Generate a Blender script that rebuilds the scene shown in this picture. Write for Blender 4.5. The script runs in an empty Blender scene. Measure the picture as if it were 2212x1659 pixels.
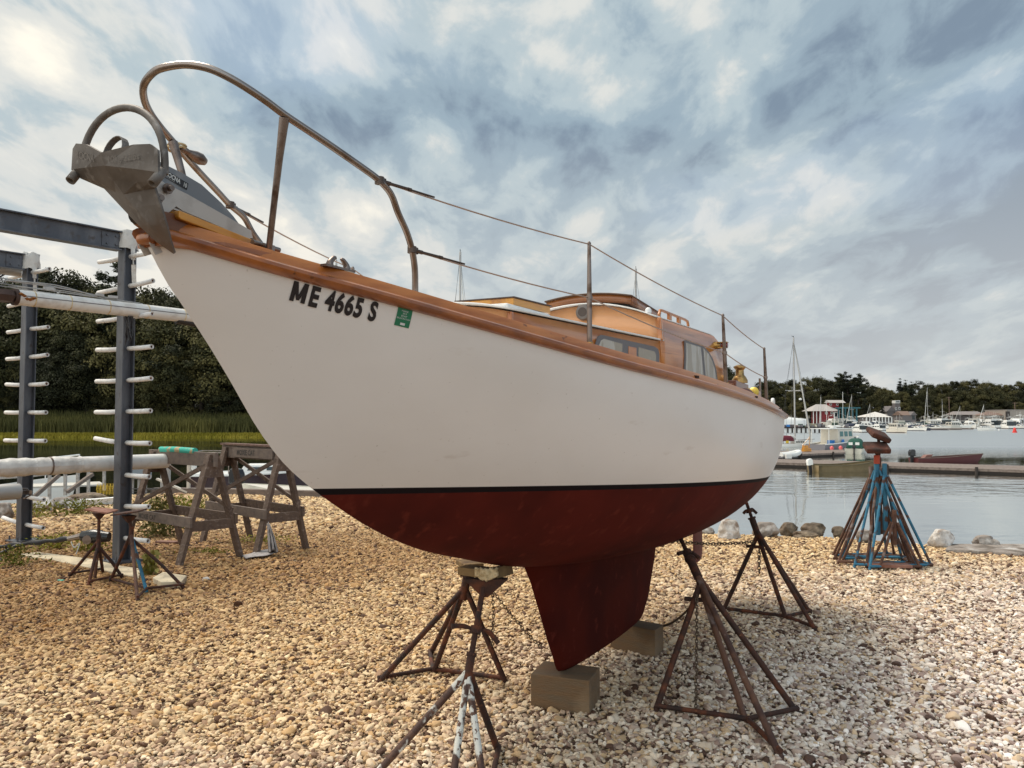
import bpy, bmesh, math, random
import numpy as np
from mathutils import Vector, Matrix, noise as mnoise
R = math.radians
SC = bpy.context.scene
COL = SC.collection
rnd = random.Random(7)

# ------------------------------------------------------------------ camera
EYE = 1.7; FL = 1789.0; CU = 1106.0; CV = 829.5
PITCH = math.atan((905.0-CV)/FL)
cam_d = bpy.data.cameras.new('camera'); cam = bpy.data.objects.new('camera', cam_d); COL.objects.link(cam)
cam.location = (0, 0, EYE); cam.rotation_euler = (R(90)+PITCH, 0, 0)
cam_d.sensor_width = 36; cam_d.lens = 36*FL/2212.0
cam_d.clip_start = .05; cam_d.clip_end = 6000
SC.camera = cam

# ------------------------------------------------------------------ sky, sun, exposure
SUN_EL = R(62); SUN_AZ = R(-50)          # azimuth measured from +Y towards +X
sun_dir = Vector((math.sin(SUN_AZ)*math.cos(SUN_EL), math.cos(SUN_AZ)*math.cos(SUN_EL), math.sin(SUN_EL)))
W = bpy.data.worlds.new('World'); SC.world = W; W.use_nodes = True
def build_world():
    nt = W.node_tree; nt.nodes.clear()
    N = nt.nodes.new; L = nt.links.new
    out = N('ShaderNodeOutputWorld'); bg = N('ShaderNodeBackground')
    sky = N('ShaderNodeTexSky'); sky.sky_type = 'NISHITA'; sky.sun_disc = False
    sky.sun_elevation = SUN_EL; sky.sun_rotation = SUN_AZ; sky.air_density = 1.0; sky.dust_density = 2.0
    tc = N('ShaderNodeTexCoord'); sep = N('ShaderNodeSeparateXYZ'); L(tc.outputs['Generated'], sep.inputs[0])
    def math_(op, a, b=None, clamp=False):
        m = N('ShaderNodeMath'); m.operation = op; m.use_clamp = clamp
        for i, v in enumerate((a, b)):
            if v is None: continue
            if isinstance(v, (int, float)): m.inputs[i].default_value = v
            else: L(v, m.inputs[i])
        return m.outputs[0]
    zc = math_('ADD', math_('MAXIMUM', sep.outputs[2], 0.0), 0.22)
    px = math_('DIVIDE', sep.outputs[0], zc); py = math_('DIVIDE', sep.outputs[1], zc)
    cb = N('ShaderNodeCombineXYZ'); L(px, cb.inputs[0]); L(py, cb.inputs[1])
    def noise(scale, detail, rough, loc=(0,0,0), rot=0, sc=(1,1,1), dist=0.0):
        mp = N('ShaderNodeMapping'); mp.inputs['Location'].default_value = loc
        mp.inputs['Rotation'].default_value = (0,0,rot); mp.inputs['Scale'].default_value = sc
        L(cb.outputs[0], mp.inputs[0])
        n = N('ShaderNodeTexNoise'); n.inputs['Scale'].default_value = scale
        n.inputs['Detail'].default_value = detail; n.inputs['Roughness'].default_value = rough
        n.inputs['Distortion'].default_value = dist
        L(mp.outputs[0], n.inputs['Vector']); return n.outputs['Fac']
    def ramp(f, stops, interp='EASE'):
        r = N('ShaderNodeValToRGB'); r.color_ramp.interpolation = interp
        e = r.color_ramp.elements
        while len(e) < len(stops): e.new(.5)
        for k, (p, c) in enumerate(stops):
            e[k].position = p; e[k].color = (*c, 1) if len(c) == 3 else c
        L(f, r.inputs[0]); return r.outputs[0]
    def mix(f, a, b, mode='MIX'):
        m = N('ShaderNodeMix'); m.data_type = 'RGBA'; m.blend_type = mode
        for s, v in ((m.inputs[0], f), (m.inputs[6], a), (m.inputs[7], b)):
            if isinstance(v, (int, float)): s.default_value = v
            elif isinstance(v, tuple): s.default_value = (*v, 1)
            else: L(v, s)
        return m.outputs[2]
    g = (lambda v: (v, v, v))
    big = noise(1.0, 3, .45, SKY_OFF1, R(20), (1,.8,1), .3)
    mid = noise(2.5, 8, .52, SKY_OFF2, R(-25), (1, .62, 1), .35)
    fine = noise(6.5, 9, .58, (1.3,2.1,0), R(-28), (1,.5,1), .35)
    f = math_('ADD', math_('MULTIPLY', big, .34), math_('ADD', math_('MULTIPLY', mid, .38), math_('MULTIPLY', fine, .28)))
    # side bias: brighter cloud towards the sun side
    f = math_('ADD', f, math_('MULTIPLY', math_('SUBTRACT', math_('MULTIPLY', sep.outputs[0], -1.0), 0.22), .10))
    cloud = ramp(f, [(.38, (.155,.205,.265)), (.44, (.24,.31,.365)), (.483, (.345,.41,.44)), (.53, (.52,.53,.51)), (.60, (.74,.70,.61))])
    blue = mix(1.0, sky.outputs[0], (.12, .12, .12), 'MULTIPLY')
    hole = ramp(noise(1.3, 4, .5, (7.7,-3.1,0), 0, (1,.7,1)), [(.56, g(0)), (.68, g(.16))])
    c = mix(hole, cloud, blue)
    # pale, even band of far cloud near the horizon
    hz = N('ShaderNodeMapRange'); hz.inputs[1].default_value = 0.0; hz.inputs[2].default_value = .34
    hz.inputs[3].default_value = .80; hz.inputs[4].default_value = 0.0; L(sep.outputs[2], hz.inputs[0])
    c = mix(hz.outputs[0], c, (.46, .465, .455))
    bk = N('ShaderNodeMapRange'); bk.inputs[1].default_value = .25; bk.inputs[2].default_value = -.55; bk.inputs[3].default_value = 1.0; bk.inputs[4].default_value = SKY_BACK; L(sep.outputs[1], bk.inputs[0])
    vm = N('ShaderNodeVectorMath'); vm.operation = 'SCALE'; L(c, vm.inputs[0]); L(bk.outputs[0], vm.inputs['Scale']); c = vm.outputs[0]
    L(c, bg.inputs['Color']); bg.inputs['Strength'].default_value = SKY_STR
    L(bg.outputs[0], out.inputs[0])
SKY_OFF1 = (.35, 1.2, 0); SKY_OFF2 = (2.2, .4, 0); SKY_STR = .95; SKY_BACK = 1.9   # added boost: unseen sky behind the camera brightened to light the hull
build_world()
sun_d = bpy.data.lights.new('sun', 'SUN'); sun = bpy.data.objects.new('sun', sun_d); COL.objects.link(sun)
sun_d.energy = 2.3; sun_d.angle = R(24); sun_d.color = (1.0, .92, .80)
sun.rotation_euler = (-sun_dir).to_track_quat('-Z', 'Y').to_euler()
SC.view_settings.view_transform = 'Standard'; SC.view_settings.look = 'None'
SC.view_settings.exposure = 0.6; SC.view_settings.gamma = 1.0
SC.render.engine = 'CYCLES'

# ------------------------------------------------------------------ measuring helpers (photo measured at 2212 px wide)
def ray(u, v):
    a = (u-CU)/FL; b = -(v-CV)/FL; c, s = math.cos(PITCH), math.sin(PITCH)
    return Vector((a, c-s*b, s+c*b))
def at(u, v, z=0.0):
    r = ray(u, v); t = (z-EYE)/r.z; p = r*t; return Vector((p.x, p.y, z))
def atd(u, v, y):
    r = ray(u, v); t = y/r.y; return Vector((r.x*t, y, EYE+r.z*t))

# ------------------------------------------------------------------ scene helpers
def tag(o, label=None, cat=None, group=None, kind=None):
    if label: o['label'] = label
    if cat: o['category'] = cat
    if group: o['group'] = group
    if kind: o['kind'] = kind
    return o
def empty(name, loc=(0,0,0), rz=0.0, label=None, cat=None, group=None, kind=None):
    o = bpy.data.objects.new(name, None); COL.objects.link(o)
    o.location = loc; o.rotation_euler = (0,0,rz); o.empty_display_size = .2
    return tag(o, label, cat, group, kind)
def copy_tree(o, parent=None):
    c = o.copy(); COL.objects.link(c)
    if parent: c.parent = parent
    for ch in list(o.children): copy_tree(ch, c)
    return c
class MB:
    """collects geometry for ONE mesh"""
    def __init__(s): s.v = []; s.f = []; s.mi = []; s.cur = 0
    def add(s, vs, fs):
        b = len(s.v); s.v += [tuple(p) for p in vs]
        for f in fs: s.f.append(tuple(i+b for i in f)); s.mi.append(s.cur)
        return s
    def box(s, c, d, rot=None):
        hx, hy, hz = d[0]/2, d[1]/2, d[2]/2; c = Vector(c)
        vs = [Vector((x,y,z)) for x in (-hx,hx) for y in (-hy,hy) for z in (-hz,hz)]
        if rot is not None: vs = [rot @ p for p in vs]
        return s.add([c+p for p in vs], [(0,1,3,2),(4,6,7,5),(0,4,5,1),(2,3,7,6),(0,2,6,4),(1,5,7,3)])
    def bar(s, a, b, w, h, up=(0,0,1)):
        a = Vector(a); b = Vector(b); x = (b-a); ln = x.length; x.normalize()
        z = Vector(up); y = z.cross(x)
        if y.length < 1e-4: y = Vector((0,1,0)).cross(x)
        y.normalize(); z = x.cross(y)
        m = Matrix((x,y,z)).transposed()
        return s.box((a+b)/2, (ln,w,h), m)
    def tube(s, pts, r, n=8, caps=True, closed=False):
        pts = [Vector(p) for p in pts]; k = len(pts)
        rs = r if isinstance(r, (list, tuple)) else [r]*k
        vs = []; prev = None
        for i, p in enumerate(pts):
            if closed: t = pts[(i+1) % k]-pts[i-1]
            else: t = pts[min(i+1,k-1)]-pts[max(i-1,0)]
            if t.length < 1e-9: t = Vector((0,0,1))
            t.normalize()
            if prev is None:
                q = Vector((0,0,1)) if abs(t.z) < .9 else Vector((1,0,0))
                u = t.cross(q).normalized()
            else: u = (prev - t*prev.dot(t)).normalized()
            prev = u; w = t.cross(u)
            for j in range(n):
                a = 2*math.pi*j/n; vs.append(p+(u*math.cos(a)+w*math.sin(a))*rs[i])
        fs = []
        for i in range(k if closed else k-1):
            i2 = (i+1) % k
            for j in range(n): fs.append((i*n+j, i*n+(j+1)%n, i2*n+(j+1)%n, i2*n+j))
        if caps and not closed:
            fs.append(tuple(reversed(range(n)))); fs.append(tuple((k-1)*n+j for j in range(n)))
        return s.add(vs, fs)
    def lathe(s, prof, c=(0,0,0), n=16, axis=None):
        c = Vector(c); vs = []; m = axis if axis is not None else Matrix.Identity(3)
        for r, z in prof:
            for j in range(n):
                a = 2*math.pi*j/n; vs.append(c + m @ Vector((r*math.cos(a), r*math.sin(a), z)))
        fs = [(i*n+j, i*n+(j+1)%n, (i+1)*n+(j+1)%n, (i+1)*n+j) for i in range(len(prof)-1) for j in range(n)]
        fs.append(tuple(reversed(range(n)))); fs.append(tuple((len(prof)-1)*n+j for j in range(n)))
        return s.add(vs, fs)
    def prism(s, poly, ax):
        """poly: list of 3-D points of one face; ax: extrusion vector"""
        n = len(poly); ax = Vector(ax); poly = [Vector(p) for p in poly]
        return s.add(poly+[p+ax for p in poly], [tuple(reversed(range(n))), tuple(range(n, 2*n))] +
                     [(i, (i+1)%n, n+(i+1)%n, n+i) for i in range(n)])
    def grid(s, rows, flip=False):
        m = len(rows[0]); vs = [p for r in rows for p in r]
        fs = []
        for i in range(len(rows)-1):
            for j in range(m-1):
                q = (i*m+j, i*m+j+1, (i+1)*m+j+1, (i+1)*m+j)
                fs.append(q[::-1] if flip else q)
        return s.add(vs, fs)
    def build(s, name, mats, parent=None, smooth=None, bevel=0, solid=0, fixn=False, inv=None):
        me = bpy.data.meshes.new(name); me.from_pydata(s.v, [], s.f)
        if not isinstance(mats, (list, tuple)): mats = [mats]
        for m in mats: me.materials.append(m)
        me.polygons.foreach_set('material_index', s.mi)
        if fixn:
            bm = bmesh.new(); bm.from_mesh(me); bmesh.ops.recalc_face_normals(bm, faces=bm.faces); bm.to_mesh(me); bm.free()
        me.update()
        o = bpy.data.objects.new(name, me); COL.objects.link(o)
        if smooth is not None: me.shade_smooth(); me.set_sharp_from_angle(angle=R(smooth))
        if solid:
            md = o.modifiers.new('solid', 'SOLIDIFY'); md.thickness = solid; md.offset = 0
        if bevel:
            md = o.modifiers.new('bevel', 'BEVEL'); md.width = bevel; md.segments = 2; md.limit_method = 'ANGLE'
        if parent: o.parent = parent
        return o
def spl(pts, n=8):
    """smooth curve through points"""
    P = [Vector(p) for p in pts]; out = []
    for i in range(len(P)-1):
        p0 = P[max(i-1,0)]; p1 = P[i]; p2 = P[i+1]; p3 = P[min(i+2,len(P)-1)]
        for k in range(n):
            t = k/n
            out.append(.5*((2*p1)+(-p0+p2)*t+(2*p0-5*p1+4*p2-p3)*t*t+(-p0+3*p1-3*p2+p3)*t**3))
    out.append(P[-1]); return out

# ------------------------------------------------------------------ materials
def lin(c): return tuple(((x/255)/12.92 if x/255 <= .04045 else ((x/255+.055)/1.055)**2.4) for x in c)
MATS = {}
def material(name, base, rough=.6, metal=0.0, coat=0.0, layers=(), bump=None, spec=.5, extra=None, coat_rough=.06):
    """layers: (colour, scale, lo, hi[, stretch]) noise masks of another colour; bump: (scale, strength, stretch)"""
    m = bpy.data.materials.new(name); m.use_nodes = True; nt = m.node_tree
    b = nt.nodes['Principled BSDF']; N = nt.nodes.new; L = nt.links.new
    b.inputs['Roughness'].default_value = rough; b.inputs['Metallic'].default_value = metal
    b.inputs['Coat Weight'].default_value = coat; b.inputs['Coat Roughness'].default_value = coat_rough
    b.inputs['Specular IOR Level'].default_value = spec
    tc = N('ShaderNodeTexCoord')
    cur = None
    def noise(scale, stretch=(1,1,1), detail=5, off=0.0):
        mp = N('ShaderNodeMapping'); mp.inputs['Scale'].default_value = stretch; mp.inputs['Location'].default_value = (off, off*1.7, off*.6)
        L(tc.outputs['Object'], mp.inputs[0])
        n = N('ShaderNodeTexNoise'); n.inputs['Scale'].default_value = scale; n.inputs['Detail'].default_value = detail
        L(mp.outputs[0], n.inputs['Vector']); return n.outputs['Fac']
    col = None
    for i, ly in enumerate(layers):
        c2, sc, lo, hi = ly[:4]; st = ly[4] if len(ly) > 4 else (1,1,1)
        f = noise(sc, st, 6, i*3.7)
        mr = N('ShaderNodeMapRange'); mr.inputs[1].default_value = lo; mr.inputs[2].default_value = hi; L(f, mr.inputs[0])
        mx = N('ShaderNodeMix'); mx.data_type = 'RGBA'; L(mr.outputs[0], mx.inputs[0])
        if col is None: mx.inputs[6].default_value = (*base, 1)
        else: L(col, mx.inputs[6])
        mx.inputs[7].default_value = (*c2, 1); col = mx.outputs[2]
    if col is None: b.inputs['Base Color'].default_value = (*base, 1)
    else: L(col, b.inputs['Base Color'])
    if bump:
        f = noise(bump[0], bump[2] if len(bump) > 2 else (1,1,1), 6, 1.1)
        bp = N('ShaderNodeBump'); bp.inputs['Strength'].default_value = bump[1]; bp.inputs['Distance'].default_value = bump[3] if len(bump) > 3 else .01
        L(f, bp.inputs['Height']); L(bp.outputs[0], b.inputs['Normal'])
    if extra: extra(m, nt, b, tc, N, L, col)
    MATS[name] = m; return m

teak = material('teak_varnish', (.46,.155,.030), .40, coat=.35, layers=[((.34,.10,.016),9,.35,.65,(.25,2,4)), ((.56,.22,.06),2.2,.45,.7,(.5,1,1)), ((.10,.03,.01),26,.68,.76)], bump=(40,.08,(.3,2,3)), coat_rough=.18)
teak_dark = material('rail_varnish', (.38,.115,.020), .36, coat=.5, layers=[((.20,.055,.012),8,.35,.65,(.25,3,3)), ((.06,.02,.01),22,.66,.75)], bump=(30,.08), coat_rough=.14)
cabin_wood = material('cabin_varnish', (.54,.195,.045), .30, coat=.7, layers=[((.33,.09,.014),4,.4,.65,(.35,1,4)), ((.52,.22,.07),1.6,.55,.8),((.25,.07,.012),14,.58,.75,(.15,1,6))], bump=(30,.05), coat_rough=.12)
cabin_front = material('cabin_front_varnish', (.62,.29,.12), .30, coat=.5, layers=[((.52,.24,.10),3,.45,.7,(1,1,3))], bump=(20,.05), coat_rough=.1)
gold_wood = material('golden_varnish', (.60,.26,.022), .35, coat=.6, layers=[((.30,.09,.012),7,.5,.72,(.4,2,2))], coat_rough=.12)
white_paint = material('white_paint', (.72,.71,.69), .45, layers=[((.58,.55,.50),6,.55,.8)])
steel = material('stainless_steel', (.30,.255,.23), .30, metal=1.0, layers=[((.17,.12,.095),14,.5,.72)])
dull_steel = material('dull_steel', (.24,.19,.165), .40, metal=.9, layers=[((.11,.07,.05),20,.5,.7)])
wire = material('wire_rope', (.42,.31,.25), .5, metal=.5)
galv = material('galvanised_steel', (.165,.145,.13), .6, metal=.45, layers=[((.105,.088,.076),9,.42,.66),((.22,.20,.185),30,.55,.7),((.15,.085,.05),3.0,.6,.75)], bump=(60,.25,(1,1,1),.003))
galv_dark = material('galvanised_shank', (.20,.21,.225), .5, metal=.5, layers=[((.33,.32,.31),7,.55,.7),((.30,.22,.17),12,.66,.75)])
galv_light = material('roller_bracket_steel', (.50,.46,.42), .45, metal=.4, layers=[((.30,.26,.23),9,.5,.75)])
bronze = material('bronze', (.45,.26,.08), .33, metal=.9, layers=[((.16,.09,.04),25,.5,.7)])
brass_yellow = material('brass_yellow', (.60,.42,.06), .4, metal=.3)
rust = material('rusty_steel', (.045,.017,.010), .85, layers=[((.12,.034,.012),14,.48,.66),((.022,.012,.010),9,.50,.66),((.20,.07,.028),40,.64,.74)], bump=(90,.5,(1,1,1),.004))
rust_plate = material('rusty_plate', (.17,.06,.03), .85, layers=[((.30,.15,.11),5,.45,.65),((.07,.03,.02),11,.55,.7)], bump=(60,.4,(1,1,1),.004))
rust_blue = material('rusty_blue_paint', (.022,.115,.19), .75, layers=[((.035,.175,.28),6,.4,.6),((.075,.035,.022),7,.52,.58)], bump=(60,.3,(1,1,1),.004))
rust_white = material('flaking_white_paint', (.62,.60,.54), .6, layers=[((.06,.025,.015),9,.46,.50,(1,1,.6)),((.10,.045,.025),34,.54,.58)], bump=(40,.5,(1,1,1),.004))
rust_brown = material('brown_rusty_steel', (.12,.055,.032), .8, layers=[((.055,.024,.017),10,.45,.62),((.22,.17,.15),6,.62,.7)], bump=(60,.4,(1,1,1),.004))
old_wood = material('weathered_wood', (.12,.08,.058), .85, layers=[((.085,.055,.042),5,.42,.65,(.3,3,3)),((.21,.16,.13),11,.55,.72,(.3,3,3)),((.03,.02,.016),24,.70,.76)], bump=(34,.5,(.25,3,3),.006))
old_wood_grey = material('grey_weathered_wood', (.185,.14,.112), .85, layers=[((.13,.10,.085),6,.42,.66,(.3,3,3)),((.05,.035,.03),22,.68,.76)], bump=(34,.4,(.25,3,3),.006))
block_wood = material('keel_block_wood', (.165,.095,.045), .85, layers=[((.14,.095,.055),5,.42,.65,(.4,2,5)),((.24,.16,.09),3,.55,.72),((.05,.035,.025),30,.70,.75)], bump=(30,.6,(.3,2,5),.008))
board_wood = material('pad_plywood', (.20,.125,.05), .85, layers=[((.09,.05,.02),8,.45,.65)], bump=(40,.4))
carpet = material('carpet_tuft', (.70,.56,.34), 1.0, layers=[((.50,.37,.20),30,.45,.6)], bump=(120,.9,(1,1,1),.01))
beam_steel = material('rack_steel', (.085,.090,.105), .5, metal=.45, layers=[((.15,.155,.17),6,.45,.7,(1,1,.3)),((.07,.055,.05),10,.58,.75)], bump=(40,.15))
foam = material('white_foam_sleeve', (.70,.68,.66), .8, layers=[((.52,.50,.48),9,.5,.75)], bump=(30,.2))
mast_white = material('white_mast_paint', (.66,.64,.61), .45, layers=[((.50,.46,.42),5,.5,.75,(.3,2,2))])
wrap = material('plastic_wrap', (.60,.57,.53), .5, layers=[((.42,.39,.36),7,.45,.7)], bump=(14,.6,(1,1,1),.02))
black_rubber = material('black_rubber', (.016,.014,.016), .5, bump=(50,.3))
black_gloss = material('black_gloss', (.02,.02,.022), .25)
chain_mat = material('chain_steel', (.11,.075,.05), .7, metal=.4)
concrete = material('concrete', (.66,.55,.38), .9, layers=[((.27,.22,.16),4,.45,.7),((.17,.15,.12),20,.62,.72)], bump=(30,.4))
rock = material('rock', (.25,.21,.18), .9, layers=[((.42,.39,.36),3.4,.52,.6),((.12,.095,.075),5,.45,.62)], bump=(9,.8,(1,1,1),.05))
rock_white = material('pale_rock', (.50,.46,.42), .9, layers=[((.66,.63,.60),5,.5,.62),((.24,.18,.14),6,.55,.66)], bump=(10,.8,(1,1,1),.05))
rock_brown = material('brown_rock', (.15,.105,.07), .9, layers=[((.24,.18,.12),4,.5,.62),((.08,.06,.04),6,.5,.66)], bump=(10,.8,(1,1,1),.05))
canvas_green = material('green_canvas', (.012,.07,.05), .85)
canvas_red = material('burgundy_canvas', (.12,.012,.025), .85)
turq = material('turquoise_foam', (.05,.42,.33), .8, layers=[((.42,.32,.18),9,.56,.60)], bump=(25,.4))
rag_mat = material('grey_rag', (.34,.31,.30), .95, layers=[((.22,.20,.19),12,.45,.65)])
yellow_mat = material('yellow_plastic', (.62,.42,.03), .6)
blue_mat = material('blue_plastic', (.02,.16,.45), .6)
red_mat = material('red_plastic', (.60,.03,.02), .5)
pink_mat = material('pink_buoy_plastic', (.70,.12,.12), .5)
dark_glass = material('dark_glass', (.02,.03,.035), .12)
sea_glass = material('tinted_glass', (.06,.16,.16), .12)
jon_paint = material('olive_brown_hull', (.125,.085,.03), .5, layers=[((.16,.11,.045),4,.45,.7)])
red_hull = material('dark_red_hull', (.075,.010,.010), .5)
dark_hull = material('maroon_black_hull', (.025,.008,.012), .25)
grey_hull = material('grey_hull', (.16,.15,.165), .45)
cream = material('cream_gelcoat', (.60,.56,.46), .4)
gel = material('white_gelcoat', (.70,.69,.66), .35)
navy = material('navy_canvas', (.012,.02,.045), .8)
gel_warm = material('warm_white_gelcoat', (.56,.52,.45), .4)
dock_wood = material('dock_planks', (.20,.155,.13), .85, layers=[((.12,.09,.075),6,.45,.65)], bump=(10,.3))
dock_dark = material('dock_floats', (.03,.022,.018), .8)
red_board = material('red_clapboard', (.22,.018,.022), .7)
roof_grey = material('pale_grey_roof', (.36,.33,.31), .8)
roof_brown = material('brown_roof', (.17,.11,.085), .8)
wall_grey = material('grey_shingle', (.13,.115,.115), .85)
wall_pale = material('beige_wall', (.31,.27,.235), .85)
white_trim = material('white_trim', (.66,.65,.62), .6)
tent_white = material('tent_fabric', (.55,.52,.48), .7)
mast_grey = material('mast_aluminium', (.40,.385,.37), .45, metal=.3)
bark = material('bark', (.045,.032,.025), .9)
ink = material('black_ink', (.012,.006,.006), .6)
ink_faint = material('faded_ink', (.06,.05,.045), .9)
label_white = material('label_white', (.62,.62,.60), .5)
sticker_green = material('sticker_green', (.012,.16,.075), .55)
brown_pane = material('frosted_window', (.30,.26,.20), .12, layers=[((.42,.39,.34),5,.5,.55,(3,1,.5)),((.16,.12,.08),4,.62,.66,(3,1,.5))])
grey_frame = material('window_frame_grey', (.13,.12,.125), .5)
red_lens = material('red_lens', (.16,.012,.008), .2)

def leaf_material(name, dark, mid, lite):
    m = bpy.data.materials.new(name); m.use_nodes = True; nt = m.node_tree; b = nt.nodes['Principled BSDF']
    at_ = nt.nodes.new('ShaderNodeAttribute'); at_.attribute_name = 'tone'
    oi = nt.nodes.new('ShaderNodeObjectInfo')
    ad = nt.nodes.new('ShaderNodeMath'); ad.operation = 'MULTIPLY_ADD'; ad.inputs[1].default_value = .95; 
    nt.links.new(oi.outputs['Random'], ad.inputs[0]); nt.links.new(at_.outputs['Fac'], ad.inputs[2])
    sb = nt.nodes.new('ShaderNodeMath'); sb.operation = 'SUBTRACT'; sb.inputs[1].default_value = .46
    nt.links.new(ad.outputs[0], sb.inputs[0])
    r = nt.nodes.new('ShaderNodeValToRGB'); e = r.color_ramp.elements
    e.new(.5)
    for k, (p, c) in enumerate([(0, dark), (.5, mid), (1, lite)]): e[k].position = p; e[k].color = (*c, 1)
    nt.links.new(sb.outputs[0], r.inputs[0]); nt.links.new(r.outputs[0], b.inputs['Base Color'])
    b.inputs['Roughness'].default_value = .75; b.inputs['Specular IOR Level'].default_value = .2
    return m
leaf_dec = leaf_material('deciduous_leaves', (.020,.022,.010), (.054,.052,.020), (.118,.100,.035))
leaf_pine = leaf_material('pine_needles', (.020,.024,.016), (.036,.042,.024), (.060,.066,.034))
leaf_weed = leaf_material('weed_leaves', (.10,.10,.012), (.21,.20,.025), (.36,.32,.05))
leaf_reed = leaf_material('reed_blades', (.075,.072,.022), (.135,.12,.032), (.22,.19,.05))
leaf_fringe = leaf_material('fringe_grass', (.13,.115,.010), (.20,.17,.014), (.28,.23,.03))
#@@SETTING
WZ = -1.6                                   # water level; the gravel yard is z = 0
# ------------------------------------------------------------------ ground sheet, yard, water, far land
shore = [(-60, 30), *[tuple(at(u, v).xy) for u, v in ((-260,1090),(0,1090),(235,1087),(300,1068),(480,1069),(660,1073),(860,1090))],
         (-.6, 14.6), (.9, 13.3), *[tuple(at(u, v).xy) for u, v in ((1420,1150),(1600,1157),(1800,1163),(2030,1182),(2230,1194),(2700,1222))], (40, 6), (60, -40), (-60, -40)]
def in_yard(x, y, poly=shore):
    n = len(poly); r = np.zeros(np.shape(x), bool); j = n-1
    for i in range(n):
        xi, yi = poly[i]; xj, yj = poly[j]
        c = ((yi > y) != (yj > y)) & (x < (xj-xi)*(y-yi)/((yj-yi) or 1e-9)+xi)
        r ^= c; j = i
    return r
def ground_material():
    def ex(m, nt, b, tc, N, L, col):
        vo = N('ShaderNodeTexVoronoi'); vo.inputs['Scale'].default_value = 46; L(tc.outputs['Object'], vo.inputs['Vector'])
        sep = N('ShaderNodeSeparateColor'); L(vo.outputs['Color'], sep.inputs[0])
        r = N('ShaderNodeValToRGB'); e = r.color_ramp.elements; e.new(.35); e.new(.7)
        for k, (p, c) in enumerate([(0,(.025,.013,.006)),(.35,(.06,.033,.014)),(.7,(.22,.14,.07)),(1,(.45,.35,.24))]): e[k].position = p; e[k].color = (*c,1)
        L(sep.outputs[0], r.inputs[0])
        mp = N('ShaderNodeMapRange'); mp.inputs[1].default_value = -.2; mp.inputs[2].default_value = -.5
        sx = N('ShaderNodeSeparateXYZ'); L(tc.outputs['Object'], sx.inputs[0]); L(sx.outputs[2], mp.inputs[0])
        mx = N('ShaderNodeMix'); mx.data_type = 'RGBA'; L(mp.outputs[0], mx.inputs[0]); L(r.outputs[0], mx.inputs[6]); mx.inputs[7].default_value = (.06,.05,.035,1)
        L(mx.outputs[2], b.inputs['Base Color'])
        bp = N('ShaderNodeBump'); bp.inputs['Strength'].default_value = .9; bp.inputs['Distance'].default_value = .012; bp.invert = True
        L(vo.outputs['Distance'], bp.inputs['Height']); L(bp.outputs[0], b.inputs['Normal'])
    return material('ground_stones', (.2,.15,.1), .9, extra=ex)
g_mat = ground_material()
m = MB()
n = len(shore); cx, cy = 0, -5
outer = []
for i, (x, y) in enumerate(shore):
    d = Vector((x-cx, y-cy)).normalized(); outer.append((x+d.x*2.2, y+d.y*2.2))
far_ring = []
for i, (x, y) in enumerate(shore):
    d = Vector((x-cx, y-cy)).normalized(); far_ring.append((cx+d.x*3000, cy+d.y*3000))
vs = [(x, y, 0) for x, y in shore]+[(x, y, -2.6) for x, y in outer]+[(x, y, -4) for x, y in far_ring]+[(cx, cy, 0)]
fs = [(i, (i+1) % n, 3*n) for i in range(n)]
fs += [(i, n+i, n+(i+1) % n, (i+1) % n) for i in range(n)] + [(n+i, 2*n+i, 2*n+(i+1) % n, n+(i+1) % n) for i in range(n)]
m.add(vs, fs); tag(m.build('ground', g_mat, fixn=True), kind='structure')

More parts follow.
